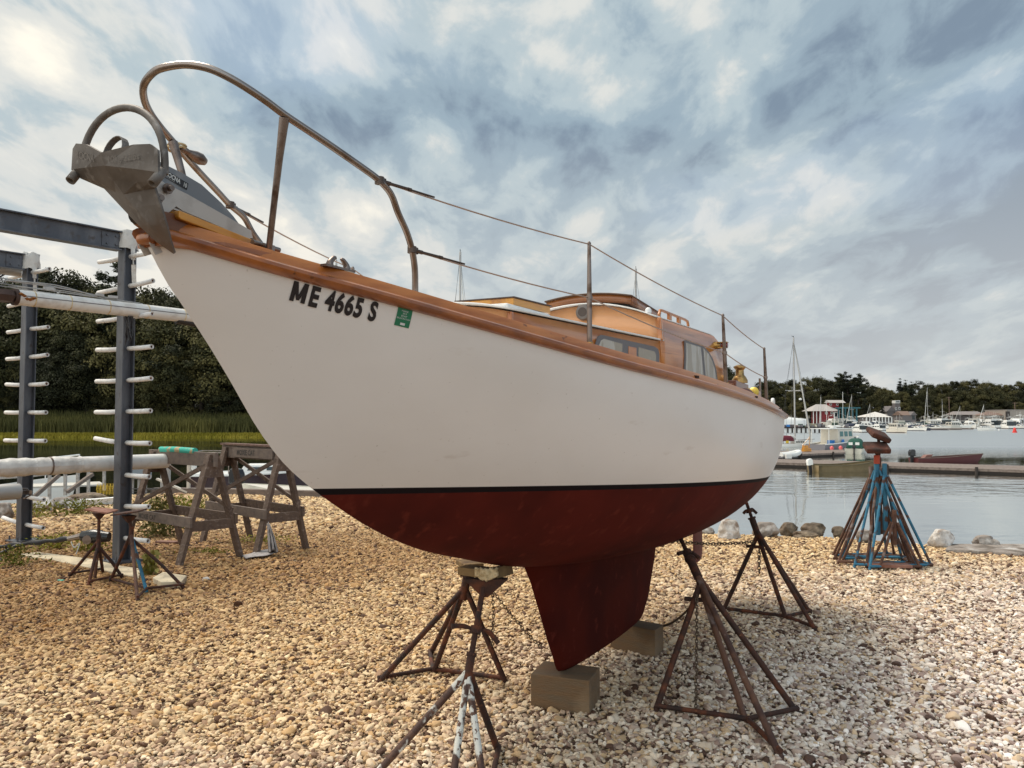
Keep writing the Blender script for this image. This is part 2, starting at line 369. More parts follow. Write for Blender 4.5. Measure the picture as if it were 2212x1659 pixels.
def pebbles():
    rs = np.random.RandomState(5); PX = []
    for d0, d1, dens, s0 in ((2.4,5.0,2700,.0124),(5.0,8.0,2350,.0126),(8.0,12.5,1500,.0150),(12.5,19.5,600,.024)):
        wid = .80*d1+1.0; nn = int(dens*2*wid*(d1-d0))
        x = rs.uniform(-wid, wid, nn); y = rs.uniform(d0, d1, nn)
        k = (np.abs(x) < .76*y+.6) & in_yard(x, y); x = x[k]; y = y[k]
        s = s0*rs.lognormal(0, .33, len(x))*np.where(rs.uniform(0,1,len(x)) < .012, 1.7, 1.0); PX.append(np.c_[x, y, s])
    P = np.concatenate(PX); x, y, s = P.T; n = len(P)
    # patches: paler, pinkish stone near the boat's right and in front; golden, iron stained stone to the left and at mid distance
    pn = np.array([mnoise.fractal(Vector((a*.35, b*.35, 0)), 1.0, 2.0, 3) for a, b in zip(x, y)])
    gold = 1/(1+np.exp(-(y-5.0-.62*x+1.6*pn)/.6))
    gold *= 1-.60/(1+np.exp(-(x-1.6)/.5))*(1/(1+np.exp((y-9.2)/.5)))
    dirt = 1/(1+np.exp(-(y-7.4-(x+2.2)*1.25+1.6*pn)/.7))*(1/(1+np.exp((y-13.0)/.8)))
    t = rs.uniform(0, 1, n)
    base = np.array([(.70,.59,.49),(.79,.70,.62),(.52,.405,.345),(.60,.44,.29),(.32,.225,.19),(.10,.055,.040),(.90,.83,.77)])
    idx = rs.choice(7, n, p=[.25,.18,.18,.12,.12,.09,.06]); c = base[idx]*rs.uniform(.8,1.12,(n,1))
    gt = np.array([.93,.77,.49]); dt = np.array([.48,.33,.17])
    c = c*.95*(1-gold[:,None]*(1-gt)); c = c*(1-.75*dirt[:,None]*(1-dt))
    me = bpy.data.meshes.new('gravel'); z = rs.uniform(-.002, .011, n)
    me.vertices.add(n); me.vertices.foreach_set('co', np.c_[x, y, z].ravel())
    def fa(nm, ty, arr):
        a_ = me.attributes.new(nm, ty, 'POINT'); a_.data.foreach_set('color' if ty == 'FLOAT_COLOR' else 'vector', arr.ravel())
    fa('scl', 'FLOAT_VECTOR', np.c_[s*rs.uniform(.85,1.35,n), s*rs.uniform(.65,1.05,n), s*rs.uniform(.42,.72,n)])
    fa('rot', 'FLOAT_VECTOR', np.c_[rs.normal(0,.38,n), rs.normal(0,.38,n), rs.uniform(0,6.283,n)])
    fa('pcol', 'FLOAT_COLOR', np.c_[c, np.ones(n)])
    o = bpy.data.objects.new('gravel', me); COL.objects.link(o)
    gm = bpy.data.materials.new('pebble'); gm.use_nodes = True; b = gm.node_tree.nodes['Principled BSDF']
    an = gm.node_tree.nodes.new('ShaderNodeAttribute'); an.attribute_type = 'INSTANCER'; an.attribute_name = 'pcol'
    gm.node_tree.links.new(an.outputs['Color'], b.inputs['Base Color']); b.inputs['Roughness'].default_value = .72; b.inputs['Specular IOR Level'].default_value = .3
    ng = bpy.data.node_groups.new('scatter', 'GeometryNodeTree')
    ng.interface.new_socket('Geometry', in_out='INPUT', socket_type='NodeSocketGeometry')
    ng.interface.new_socket('Geometry', in_out='OUTPUT', socket_type='NodeSocketGeometry')
    N = ng.nodes.new; L = ng.links.new
    gi = N('NodeGroupInput'); go = N('NodeGroupOutput'); mp = N('GeometryNodeMeshToPoints'); L(gi.outputs[0], mp.inputs['Mesh'])
    join = N('GeometryNodeJoinGeometry')
    for k in range(5):
        ic = N('GeometryNodeMeshIcoSphere'); ic.inputs['Radius'].default_value = 1; ic.inputs['Subdivisions'].default_value = 3
        sp = N('GeometryNodeSetPosition'); nz = N('ShaderNodeTexNoise'); nz.noise_dimensions = '4D'; nz.inputs['W'].default_value = k*5.3
        nz.inputs['Scale'].default_value = .75; nz.inputs['Detail'].default_value = 1.5
        su = N('ShaderNodeVectorMath'); su.operation = 'SUBTRACT'; su.inputs[1].default_value = (.5,.5,.5); L(nz.outputs['Color'], su.inputs[0])
        sc = N('ShaderNodeVectorMath'); sc.operation = 'SCALE'; sc.inputs['Scale'].default_value = 1.5; L(su.outputs[0], sc.inputs[0])
        L(ic.outputs['Mesh'], sp.inputs['Geometry']); L(sc.outputs[0], sp.inputs['Offset'])
        sm = N('GeometryNodeSetShadeSmooth'); L(sp.outputs[0], sm.inputs[0])
        st = N('GeometryNodeSetMaterial'); st.inputs['Material'].default_value = gm; L(sm.outputs[0], st.inputs[0])
        gt_ = N('GeometryNodeGeometryToInstance'); L(st.outputs[0], gt_.inputs[0]); L(gt_.outputs[0], join.inputs[0])
    io = N('GeometryNodeInstanceOnPoints'); L(mp.outputs[0], io.inputs['Points']); L(join.outputs[0], io.inputs['Instance'])
    io.inputs['Pick Instance'].default_value = True
    ri = N('FunctionNodeRandomValue'); ri.data_type = 'INT'; ri.inputs[4].default_value = 0; ri.inputs[5].default_value = 4
    L(ri.outputs[2], io.inputs['Instance Index'])
    for nm, so in (('rot', 'Rotation'), ('scl', 'Scale')):
        na = N('GeometryNodeInputNamedAttribute'); na.data_type = 'FLOAT_VECTOR'; na.inputs[0].default_value = nm
        L(na.outputs[0], io.inputs[so])
    L(io.outputs[0], go.inputs[0])
    md = o.modifiers.new('scatter', 'NODES'); md.node_group = ng
    tag(o, 'loose pale and golden pebbles covering the boatyard ground', 'gravel', kind='stuff')
pebbles()

def water_material():
    def ex(m, nt, b, tc, N, L, col):
        b.inputs['IOR'].default_value = 1.45; b.inputs['Specular IOR Level'].default_value = .9
        def wave(sc, st, det):
            mp = N('ShaderNodeMapping'); mp.inputs['Scale'].default_value = st; L(tc.outputs['Object'], mp.inputs[0])
            n_ = N('ShaderNodeTexNoise'); n_.inputs['Scale'].default_value = sc; n_.inputs['Detail'].default_value = det; L(mp.outputs[0], n_.inputs['Vector']); return n_.outputs['Fac']
        a1 = wave(1.1, (.5,1,1), 4)
        # wind lanes: smooth and rippled belts lying across the river
        lane = wave(.035, (.22,1,1), 3)
        r = N('ShaderNodeMapRange'); r.inputs[1].default_value = .50; r.inputs[2].default_value = .60; r.inputs[3].default_value = .02; r.inputs[4].default_value = .20; L(lane, r.inputs[0])
        bp = N('ShaderNodeBump'); bp.inputs['Distance'].default_value = .25; L(r.outputs[0], bp.inputs['Strength']); L(a1, bp.inputs['Height'])
        L(bp.outputs[0], b.inputs['Normal'])
        # wind-ruffled open river beyond the dock, calm water near the yard and under the left bank
        sx = N('ShaderNodeSeparateXYZ'); L(tc.outputs['Object'], sx.inputs[0])
        ry = N('ShaderNodeMapRange'); ry.inputs[1].default_value = 66; ry.inputs[2].default_value = 100; L(sx.outputs[1], ry.inputs[0])
        rx = N('ShaderNodeMapRange'); rx.inputs[1].default_value = -15; rx.inputs[2].default_value = 25; L(sx.outputs[0], rx.inputs[0])
        rm = N('ShaderNodeMath'); rm.operation = 'MULTIPLY'; L(ry.outputs[0], rm.inputs[0]); L(rx.outputs[0], rm.inputs[1])
        rr_ = N('ShaderNodeMapRange'); rr_.inputs[3].default_value = .03; rr_.inputs[4].default_value = .30; L(rm.outputs[0], rr_.inputs[0]); L(rr_.outputs[0], b.inputs['Roughness'])
        gl = N('ShaderNodeBsdfGlossy'); L(rr_.outputs[0], gl.inputs['Roughness']); gl.inputs['Color'].default_value = (.93,.93,.90,1); L(bp.outputs[0], gl.inputs['Normal'])
        ms = N('ShaderNodeMixShader'); ms.inputs[0].default_value = .78; L(b.outputs[0], ms.inputs[1]); L(gl.outputs[0], ms.inputs[2])
        L(ms.outputs[0], nt.nodes['Material Output'].inputs['Surface'])
    return material('water', (.022,.028,.026), .03, extra=ex)
m = MB(); m.add([(-2500,-600,WZ),(2500,-600,WZ),(2500,2500,WZ),(-2500,2500,WZ)], [(0,1,2,3)])
tag(m.build('water', water_material()), kind='structure')

# far land: marsh bank at the left (about 147 m off), far harbour side at the right (about 245 m off)
mud = material('bank_ground', (.05,.055,.02), .95, layers=[((.09,.08,.04),.3,.45,.65)])
forest_floor = material('forest_floor', (.014,.016,.009), .95)
yard_far = material('far_yard_ground', (.20,.18,.15), .95, layers=[((.10,.10,.06),.1,.45,.6)])
def land(name, line, prof, mat_, seed=0):
    """line: waterside polyline; prof: [(distance inland, z)]"""
    m = MB(); rows = []
    for d, z in prof:
        row = []
        for i, (x, y) in enumerate(line):
            nv = Vector((x, y)).normalized()
            row.append((x+nv.x*d, y+nv.y*d, z+(mnoise.noise(Vector((x*.05, d*.1, seed)))*1.0 if d > 12 else 0)))
        rows.append(row)
    m.grid(rows); return tag(m.build(name, mat_, smooth=60), kind='structure')
def fan(u0, u1, d0, d1, k=24):
    out = []
    for i in range(k+1):
        t = i/k; u = u0+(u1-u0)*t; d = d0+(d1-d0)*t; out.append((d*(u-CU)/FL, d))
    return out
left_bank = fan(-900, 640, 150, 150)
land('marsh_bank', left_bank, [(-2,-2.2),(0,-1.55),(6,-1.1),(14,-.5),(22,.8),(30,2.5),(60,7),(120,12)], mud, 1)
mid_bank = fan(640, 1560, 156, 352, 30)
land('far_bank', mid_bank, [(-2,-2.4),(0,-1.5),(5,.2),(18,1.0),(40,3),(90,6),(160,9)], forest_floor, 2)
right_bank = fan(1560, 3000, 352, 340, 36)
land('far_shore', right_bank, [(-2,-2.6),(0,-1.3),(3,-.2),(40,.0),(55,1.2),(90,3),(160,6)], yard_far, 3)

# ------------------------------------------------------------------ foliage
def leaf_mesh(name, P, Nn, S, tone, mat_, seed=0, quad=True, aspect=.62):
    rs = np.random.RandomState(seed); n = len(P)
    t = rs.normal(size=(n,3)); t -= Nn*np.sum(t*Nn,1,keepdims=True); t /= np.linalg.norm(t,axis=1,keepdims=True)+1e-9
    b = np.cross(Nn, t); S = S[:,None]
    v = np.stack([P-t*S, P+b*S*aspect+Nn*S*.18, P+t*S, P-b*S*aspect+Nn*S*.12], 1).reshape(-1,3)
    me = bpy.data.meshes.new(name); me.vertices.add(4*n); me.vertices.foreach_set('co', v.ravel())
    me.loops.add(4*n); me.loops.foreach_set('vertex_index', np.arange(4*n, dtype=np.int32))
    me.polygons.add(n); me.polygons.foreach_set('loop_start', np.arange(0,4*n,4,dtype=np.int32)); me.polygons.foreach_set('loop_total', np.full(n,4,dtype=np.int32))
    me.materials.append(mat_); me.update(calc_edges=True)
    a = me.attributes.new('tone','FLOAT','POINT'); a.data.foreach_set('value', np.repeat(tone,4).astype(np.float32))
    return me
def crown_deciduous(seed, h=12.0, wd=4.6, k=46, per=250, low=.12, lsize=.135):
    rs = np.random.RandomState(seed); P=[];Nn=[];T=[]
    for i in range(k):
        zf = low+(1-low)*rs.beta(1.5,1.35); prof = math.sin(math.pi*min(max((zf-low)/(1-low),.04)**.78,.97))**.6
        a = rs.uniform(0,6.283); rr = wd*prof*rs.uniform(.45,1.0); c = np.array([rr*math.cos(a), rr*math.sin(a), zf*h*.93])
        cr = rs.uniform(.6,1.7)*(1.08-.30*zf); tn = rs.uniform(.2,.66)
        q = rs.normal(size=(per,3)); q /= np.linalg.norm(q,axis=1,keepdims=True)
        q[:,2] = np.where(q[:,2] < -.3, -q[:,2], q[:,2])
        rad = cr*rs.uniform(.35,1.15,(per,1))*(1+.25*np.sin(q[:,:1]*5+i)*np.cos(q[:,1:2]*4)); P.append(c+q*rad*[1.05,1.05,.92]); nn = q+rs.normal(size=(per,3))*.55; nn /= np.linalg.norm(nn,axis=1,keepdims=True)
        Nn.append(nn); T.append(tn+rs.normal(size=per)*.10)
    P=np.concatenate(P);Nn=np.concatenate(Nn);T=np.clip(np.concatenate(T),0,1)
    return leaf_mesh('crown_leaves',P,Nn,lsize*rs.uniform(.6,1.3,len(P)),T,leaf_dec,seed)
def crown_pine(seed, h=13.0, wd=3.4, spruce=False):
    rs = np.random.RandomState(seed); P=[];Nn=[];T=[]
    nb = 74 if spruce else 52
    for i in range(nb):
        zf = rs.uniform(.12,.99) if spruce else .30+.68*rs.uniform()**.8
        L = wd*((1-zf)**.85+.05)*rs.uniform(.75,1.05) if spruce else wd*(1.15-zf)**.6*rs.uniform(.45,1.1)
        a = rs.uniform(0,6.283); k = int(30+L*50); t = rs.uniform(.15,1,k)
        x = t*L; zz = zf*h+(-.28*x if spruce else .16*x)+rs.normal(size=k)*.13
        w = rs.normal(size=k)*.34*(1.1-t*.5)
        P.append(np.c_[x*math.cos(a)-w*math.sin(a), x*math.sin(a)+w*math.cos(a), zz])
        nn = rs.normal(size=(k,3))*.5+[0,0,1]; Nn.append(nn/np.linalg.norm(nn,axis=1,keepdims=True)); T.append(np.full(k,rs.uniform(.15,.7))+rs.normal(size=k)*.1)
    P=np.concatenate(P);Nn=np.concatenate(Nn);T=np.clip(np.concatenate(T),0,1)
    return leaf_mesh('crown_needles',P,Nn,.17*rs.uniform(.6,1.4,len(P)),T,leaf_pine,seed,aspect=.45)
def trunk_mb(h, r, seed, limbs=6):
    rr = random.Random(seed); m = MB()
    m.tube([(0,0,-.6),(rr.uniform(-.1,.1),0,h*.3),(rr.uniform(-.25,.25),rr.uniform(-.2,.2),h*.62),(rr.uniform(-.3,.3),0,h*.9)], [r*1.25,r,r*.62,r*.15], 7)
    for i in range(limbs):
        z = h*rr.uniform(.25,.7); a = rr.uniform(0,6.28); l = rr.uniform(1.5,3.2)
        m.tube([(0,0,z),(l*.5*math.cos(a),l*.5*math.sin(a),z+l*.35),(l*math.cos(a),l*math.sin(a),z+l*.9)], [r*.4,r*.28,r*.08], 5)
    return m
PROTO = {}
def tree(kind, loc, sc, rz, label, group):
    x, y, z = loc
    if kind not in PROTO:
        o = empty('deciduous_tree' if kind[0] == 'd' else ('pine_tree' if kind[0] == 'p' else 'spruce_tree'))
        sd = {'d0':11,'d1':12,'d2':13,'d3':14,'d4':15,'p0':21,'p1':22,'s0':31}[kind]
        me = crown_deciduous(sd, wd=3.9+.45*(sd%4), k=92) if kind[0]=='d' else (crown_pine(sd) if kind[0]=='p' else crown_pine(sd, spruce=True, wd=2.9))
        c = bpy.data.objects.new('crown', me); COL.objects.link(c); c.parent = o
        trunk_mb(11.5, .22, sd, 7 if kind[0]=='d' else 2).build('trunk', bark, o)
        PROTO[kind] = o
    else: o = copy_tree(PROTO[kind])
    o.location = loc; o.scale = (sc*rnd.uniform(.92,1.12), sc*rnd.uniform(.92,1.12), sc); o.rotation_euler = (0,0,rz)
    tag(o, label, 'tree', group)
    return o
def tree_at(u, vtop, d, z0, kind, label, group):
    top = atd(u, vtop, d); h = top.z-z0; base_h = 13.0 if kind[0] in 'ps' else 12.0
    return tree(kind, (top.x, d, z0), h/base_h, rnd.uniform(0,6.28), label, group)
LD = 'dark green broadleaf tree in the wood behind the reeds at the left'
LG = 'broadleaf trees of the wood across the water at the left'
sky_line = [(-60,600),(0,590),(45,598),(95,573),(150,586),(195,600),(228,612),(285,618),(330,612),(365,636),(400,650),(440,665),(480,650),(520,640),(560,650),(620,660)]
for i, (u, v) in enumerate(sky_line):
    tree_at(u, v, 184+rnd.uniform(-4,8), 3.6, 'd%d' % (i % 5), LD, LG)
tree_at(243, 566, 178, 3.0, 'p0', 'dark pine poking above the wood behind the front post of the steel rack', None)
for i in range(17):
    u = -120+i*47+rnd.uniform(-18,18); tree_at(u, 690+rnd.uniform(-60,70), 177+rnd.uniform(-3,2), 1.6, 'd%d' % ((i*2+1) % 5), LD, LG)
for i in range(17):
    u = -130+i*46+rnd.uniform(-18,18); tree_at(u, 800+rnd.uniform(-65,45), 173.5+rnd.uniform(-1,2), .4, 'd%d' % ((i*3+2) % 5), LD, LG)
tree_at(468, 770, 171, .2, 's0', 'low bushy spruce at the edge of the reeds beside the white bow', None)
MD = 'dark broadleaf tree on the far bank hidden behind the sailboat hull'
for i in range(26):
    t = i/25; u = 640+t*930; d = 178+t*205; tree_at(u+rnd.uniform(-12,12), 800-(1-t)*90+rnd.uniform(-14,10), d, 2.0, 'd%d' % (i % 5), MD, 'trees of the far bank behind the hull')
RD = 'mixed green broadleaf tree in the wood behind the distant marina'
RG = 'broadleaf trees of the wood behind the marina'
tops = [(1650,822),(1668,819),(1690,824),(1712,817),(1738,815),(1765,812),(1790,818),(1812,816),(1846,815),(1862,816),(1888,832),(1905,836),(1922,840),(1960,828),(1985,823),(2010,828),(2035,826),(2062,820),(2085,820),(2100,819),(2130,824),(2155,828),(2178,828),(2200,821),(2225,822),(2260,826),(2300,822)]
for i, (u, v) in enumerate(tops): tree_at(u, v, 404+rnd.uniform(-6,10), 3.0, 'd%d' % (i % 5), RD, RG)
for i in range(30):
    u = 1640+i*22+rnd.uniform(-7,7); tree_at(u, 845+rnd.uniform(-8,14), 394+rnd.uniform(-3,3), 1.6, 'd%d' % ((i*2) % 5), RD, RG)
for i in range(28):
    u = 1645+i*23+rnd.uniform(-7,7); tree_at(u, 872+rnd.uniform(-8,8), 386+rnd.uniform(-2,2), .8, 'd%d' % ((i*3+1) % 5), RD, RG)
tree_at(1830, 803, 388, 2.2, 'p0', 'tall dark pine left of the twin pines above the red boathouse', None)
tree_at(1853, 807, 387, 2.2, 'p1', 'broad dark pine rising right above the red boathouse roof', None)
tree_at(1814, 806, 390, 2.2, 'p1', 'slender pine at the left end of the tall pine clump behind the marina', None)
tree_at(1943, 817, 398, 3.0, 's0', 'pointed blue green spruce standing above the grey tower house', None)
tree_at(1955, 820, 400, 3.0, 's0', 'smaller pointed spruce just right of the tallest one behind the marina', None)
tree_at(1968, 824, 400, 3.0, 's0', 'short spruce at the right end of the spruce clump behind the marina', None)
tree_at(1868, 860, 366, .3, 'p0', 'dark conifer standing between the boat hoist and the white tent', None)
tree_at(1906, 868, 366, .3, 's0', 'round dark conifer directly behind the white tent', None)

def blades(name, area, n, h0, h1, w, mat_, label, cat, zf, seed, lean=.25):
    rs = np.random.RandomState(seed); P = area(rs, n); n = len(P)
    h = rs.uniform(h0, h1, n); a = rs.uniform(0, 6.283, n); dx = np.cos(a)*w; dy = np.sin(a)*w
    lx = rs.normal(0, lean, n)*h; ly = rs.normal(0, lean, n)*h
    z = zf(P[:,0], P[:,1])
    v = np.stack([np.c_[P[:,0]-dx,P[:,1]-dy,z], np.c_[P[:,0]+dx,P[:,1]+dy,z], np.c_[P[:,0]+dx*.6+lx*.5,P[:,1]+dy*.6+ly*.5,z+h*.6], np.c_[P[:,0]+lx,P[:,1]+ly,z+h]], 1).reshape(-1,3)
    me = bpy.data.meshes.new(name); me.vertices.add(4*n); me.vertices.foreach_set('co', v.ravel())
    me.loops.add(4*n); me.loops.foreach_set('vertex_index', np.arange(4*n,dtype=np.int32))
    me.polygons.add(n); me.polygons.foreach_set('loop_start', np.arange(0,4*n,4,dtype=np.int32)); me.polygons.foreach_set('loop_total', np.full(n,4,dtype=np.int32))
    me.materials.append(mat_); me.update(calc_edges=True)
    q = np.array([mnoise.noise(Vector((px*.09, py*.09, seed))) for px, py in P[:,:2]])
    t = np.clip(.5+q*.8+rs.normal(0,.12,n),0,1); at_ = me.attributes.new('tone','FLOAT','POINT'); at_.data.foreach_set('value', np.repeat(t,4).astype(np.float32))
    o = bpy.data.objects.new(name, me); COL.objects.link(o); return tag(o, label, cat, kind='stuff')
def strip(d0, d1, u0, u1):
    def f(rs, n):
        d = rs.uniform(d0, d1, n); u = rs.uniform(u0, u1, n); return np.c_[d*(u-CU)/FL, d]
    return f
bz = lambda x, y: np.interp(np.hypot(x, y)-np.hypot(x, y)*150/np.maximum(y,1), [-1.2,0,6,14,22,30], [-1.75,-1.5,-1.1,-.5,.8,2.5])
blades('reeds', strip(156,171,-200,700), 26000, 1.6, 2.9, .13, leaf_reed, 'tall green reeds along the far bank at the left', 'reeds', bz, 3, .12)
blades('shore_grass', strip(148.8,154,-200,700), 15000, .3, .6, .12, leaf_fringe, 'bright yellow green grass fringe between the reeds and the water', 'grass', bz, 4, .3)
#@@BOAT
# ------------------------------------------------------------------ the sailboat (local x = aft from the bow tip, y = starboard, z = height above the yard)
BO = (-1.0533, 2.3929, 0.0); BPHI = R(62.5)
boat = empty('sailboat', BO, BPHI, 'white sailboat with red bottom propped on jack stands and blocks', 'sailboat')
BM = Matrix.Translation(BO) @ Matrix.Rotation(BPHI, 4, 'Z')
def bw(x, y, z): return BM @ Vector((x, y, z))
I = np.interp
SX = [0,.06,.19,.29,.48,.63,.81,1.0,1.22,1.49,1.78,2.16,2.62,3.32,3.77,4.39,5.2,6.0,6.5]
SZ = [2.222,2.196,2.177,2.163,2.137,2.11,2.084,2.053,2.022,1.987,1.951,1.913,1.872,1.817,1.782,1.735,1.708,1.700,1.702]
def smooth1(xs, ys):
    xs = np.array(xs, float); ys = np.array(ys, float); d = np.gradient(ys, xs)
    def f(x):
        x = min(max(x, xs[0]), xs[-1]); i = min(max(int(np.searchsorted(xs, x))-1, 0), len(xs)-2)
        h = xs[i+1]-xs[i]; t = (x-xs[i])/h
        return float((2*t**3-3*t*t+1)*ys[i]+(t**3-2*t*t+t)*h*d[i]+(-2*t**3+3*t*t)*ys[i+1]+(t**3-t*t)*h*d[i+1])
    return f
f_zs = smooth1([0,.3,.7,1.2,1.9,2.62,3.5,4.4,5.2,6.0,6.5], [2.222,2.163,2.101,2.026,1.937,1.872,1.803,1.738,1.708,1.700,1.702])
f_yb = smooth1([0,.1,.3,.7,1.2,1.9,2.7,3.5,4.3,5.0,5.6,6.1,6.5], [.028,.078,.17,.34,.53,.74,.91,.99,1.0,.94,.85,.73,.60])
# lower centreline profile: stem, forefoot, canoe bottom, counter
f_zk = smooth1([.0,.04,.13,.22,.32,.42,.53,.71,.83,1.0,1.21,1.385,1.78,2.2,2.7,3.3,4.0,4.8,5.4,5.9,6.2,6.5],
               [2.19,2.13,2.031,1.932,1.812,1.685,1.572,1.446,1.379,1.291,1.2,1.138,1.034,.935,.86,.815,.79,.785,.80,.86,.955,1.15])
f_pa = lambda x: float(I(x, [0,.6,1.4,2.6,3.6,5.5,6.5], [1.15,1.2,1.5,2.1,2.4,2.2,1.9]))
f_pb = lambda x: float(I(x, [0,.6,1.4,2.6,3.6,5.5,6.5], [.95,.95,.80,.60,.52,.55,.62]))
def g_h(x, h): h = min(max(h,0),1); return (1-(1-h)**f_pa(x))**f_pb(x)
def hull_y(x, z):
    zk, zs = f_zk(x), f_zs(x)
    return f_yb(x)*g_h(x, (z-zk)/max(zs-zk,1e-4))
wl = lambda x: 1.447-.0445*(x-.7)
def hull_material():
    m = bpy.data.materials.new('hull_paint'); m.use_nodes = True; nt = m.node_tree; b = nt.nodes['Principled BSDF']; N = nt.nodes.new; L = nt.links.new
    tc = N('ShaderNodeTexCoord'); sp = N('ShaderNodeSeparateXYZ'); L(tc.outputs['Object'], sp.inputs[0])
    ma = N('ShaderNodeMath'); ma.operation = 'MULTIPLY_ADD'; ma.inputs[1].default_value = .0445; L(sp.outputs[0], ma.inputs[0]); L(sp.outputs[2], ma.inputs[2])   # height relative to the painted waterline
    base = 1.447+.0445*.7
    def step(a, b_):
        r = N('ShaderNodeMapRange'); r.inputs[1].default_value = a; r.inputs[2].default_value = b_; L(ma.outputs[0], r.inputs[0]); return r.outputs[0]
    def nz(sc, lo, hi, st=(1,1,1), det=6):
        mp = N('ShaderNodeMapping'); mp.inputs['Scale'].default_value = st; L(tc.outputs['Object'], mp.inputs[0])
        n_ = N('ShaderNodeTexNoise'); n_.inputs['Scale'].default_value = sc; n_.inputs['Detail'].default_value = det; L(mp.outputs[0], n_.inputs['Vector'])
        r = N('ShaderNodeMapRange'); r.inputs[1].default_value = lo; r.inputs[2].default_value = hi; L(n_.outputs['Fac'], r.inputs[0]); return r.outputs[0]
    def mx(f, a, c):
        q = N('ShaderNodeMix'); q.data_type = 'RGBA'; L(f, q.inputs[0])
        for s, v in ((q.inputs[6], a), (q.inputs[7], c)):
            if isinstance(v, tuple): s.default_value = (*v,1)
            else: L(v, s)
        return q.outputs[2]
    white = mx(nz(1.1,.40,.70,(.7,1,1.6)), (.78,.725,.685), (.70,.64,.59)); white = mx(nz(7,.66,.80,(.6,.6,2)), white, (.60,.52,.46)); white = mx(nz(60,.70,.78), white, (.50,.44,.38))
    red = mx(nz(2.2,.4,.66), (.098,.012,.007), (.062,.008,.005)); red = mx(nz(14,.58,.74,(1,1,.5)), red, (.13,.022,.013))
    c = mx(step(base-.025, base-.0235), red, (.010,.006,.007)); c = mx(step(base-.001, base+.001), c, white)
    L(c, b.inputs['Base Color'])
    r = N('ShaderNodeMapRange'); r.inputs[1].default_value = base-.002; r.inputs[2].default_value = base; r.inputs[3].default_value = .85; r.inputs[4].default_value = .30; L(ma.outputs[0], r.inputs[0])
    L(r.outputs[0], b.inputs['Roughness'])
    r2 = N('ShaderNodeMapRange'); r2.inputs[1].default_value = base-.002; r2.inputs[2].default_value = base; r2.inputs[3].default_value = .12; r2.inputs[4].default_value = .5; L(ma.outputs[0], r2.inputs[0]); L(r2.outputs[0], b.inputs['Specular IOR Level'])
    bp = N('ShaderNodeBump'); bp.inputs['Strength'].default_value = .30; bp.inputs['Distance'].default_value = .006; L(nz(2.6,.2,.8), bp.inputs['Height']); L(bp.outputs[0], b.inputs['Normal'])
    return m
hull_mat = hull_material()
bottom_red = material('bottom_paint', (.070,.007,.003), .85, spec=.10, layers=[((.048,.005,.003),2.5,.42,.66),((.10,.016,.010),14,.6,.74)])
m = MB(); NX = 110; NV = 34; rows = []
for i in range(NX+1):
    x = 6.5*(i/NX)**1.15; zk, zs, yb = f_zk(x), f_zs(x), f_yb(x); row = []
    for side in (-1, 1):
        for j in range(NV+1):
            h = (1-math.cos(math.pi*j/NV))/2 if side == 1 else (1-math.cos(math.pi*(NV-j)/NV))/2
            if side == 1 and j == 0: continue
            row.append((x, side*yb*g_h(x, h), zk+(zs-zk)*h))
    rows.append(row)
m.grid(rows)
# transom: slightly raked closing panel
last = rows[-1]; c0 = len(m.v); m.v.append((6.56, 0, 1.45)); b0 = NX*len(last)
for j in range(len(last)-1): m.f.append((b0+j+1, b0+j, c0)); m.mi.append(0)
first = rows[0]; m.f.append(tuple(range(len(first)))); m.mi.append(0)
m.build('hull', hull_mat, boat, smooth=60, fixn=True)
# deck
m = MB(); rows = []
for i in range(61):
    x = .02+6.46*i/60; yb = f_yb(x)-.015; z = f_zs(x)+.025
    rows.append([(x, yb*t, z+.05*yb*(1-t*t)) for t in np.linspace(-1,1,13)])
m.grid(rows); m.build('deck', material('deck_paint', (.55,.52,.47), .6, layers=[((.45,.42,.38),6,.5,.7)]), boat, smooth=50, solid=.01)
def rail_strip(name, prof, mat_, x0=.0, x1=6.46, sides=(-1,1), n=120):
    """prof: closed section [(outwards, up)] swept along the sheer of one side"""
    for s in sides:
        m = MB(); rows = []
        for i in range(n+1):
            x = x0+(x1-x0)*(i/n)**1.1; e = .01
            ty = (f_yb(x+e)-f_yb(x-e))/(2*e) if x > e else 2.0; ln = math.hypot(1, ty); nx, ny = -ty/ln, 1/ln
            rows.append([(x+nx*o, s*(f_yb(x)+ny*o), f_zs(x)+u) for o, u in prof]+[(x+nx*prof[0][0], s*(f_yb(x)+ny*prof[0][0]), f_zs(x)+prof[0][1])])
        m.grid(rows); m.f.append(tuple(range(len(prof)))); m.mi.append(0); b = n*(len(prof)+1); m.f.append(tuple(b+j for j in range(len(prof)))); m.mi.append(0)
        m.build(name, mat_, boat, smooth=40, fixn=True)
rail_strip('rub_rail', [(-.012,-.004),(.012,-.004),(.026,.003),(.033,.015),(.031,.026),(.020,.034),(.004,.037),(-.012,.037)], teak_dark)
rail_strip('toe_rail', [(-.034,.030),(-.004,.034),(-.008,.050),(-.018,.070),(-.023,.0765),(-.040,.0765),(-.046,.068)], teak)
# stern coaming cap that closes the rail round the transom
m = MB(); pts = spl([(6.44,-f_yb(6.44),f_zs(6.44)+.04),(6.54,-.42,1.748),(6.58,0,1.755),(6.54,.42,1.748),(6.44,f_yb(6.44),f_zs(6.44)+.04)], 10)
m.tube(pts, .03, 8); m.build('stern_rail', teak, boat, smooth=40)
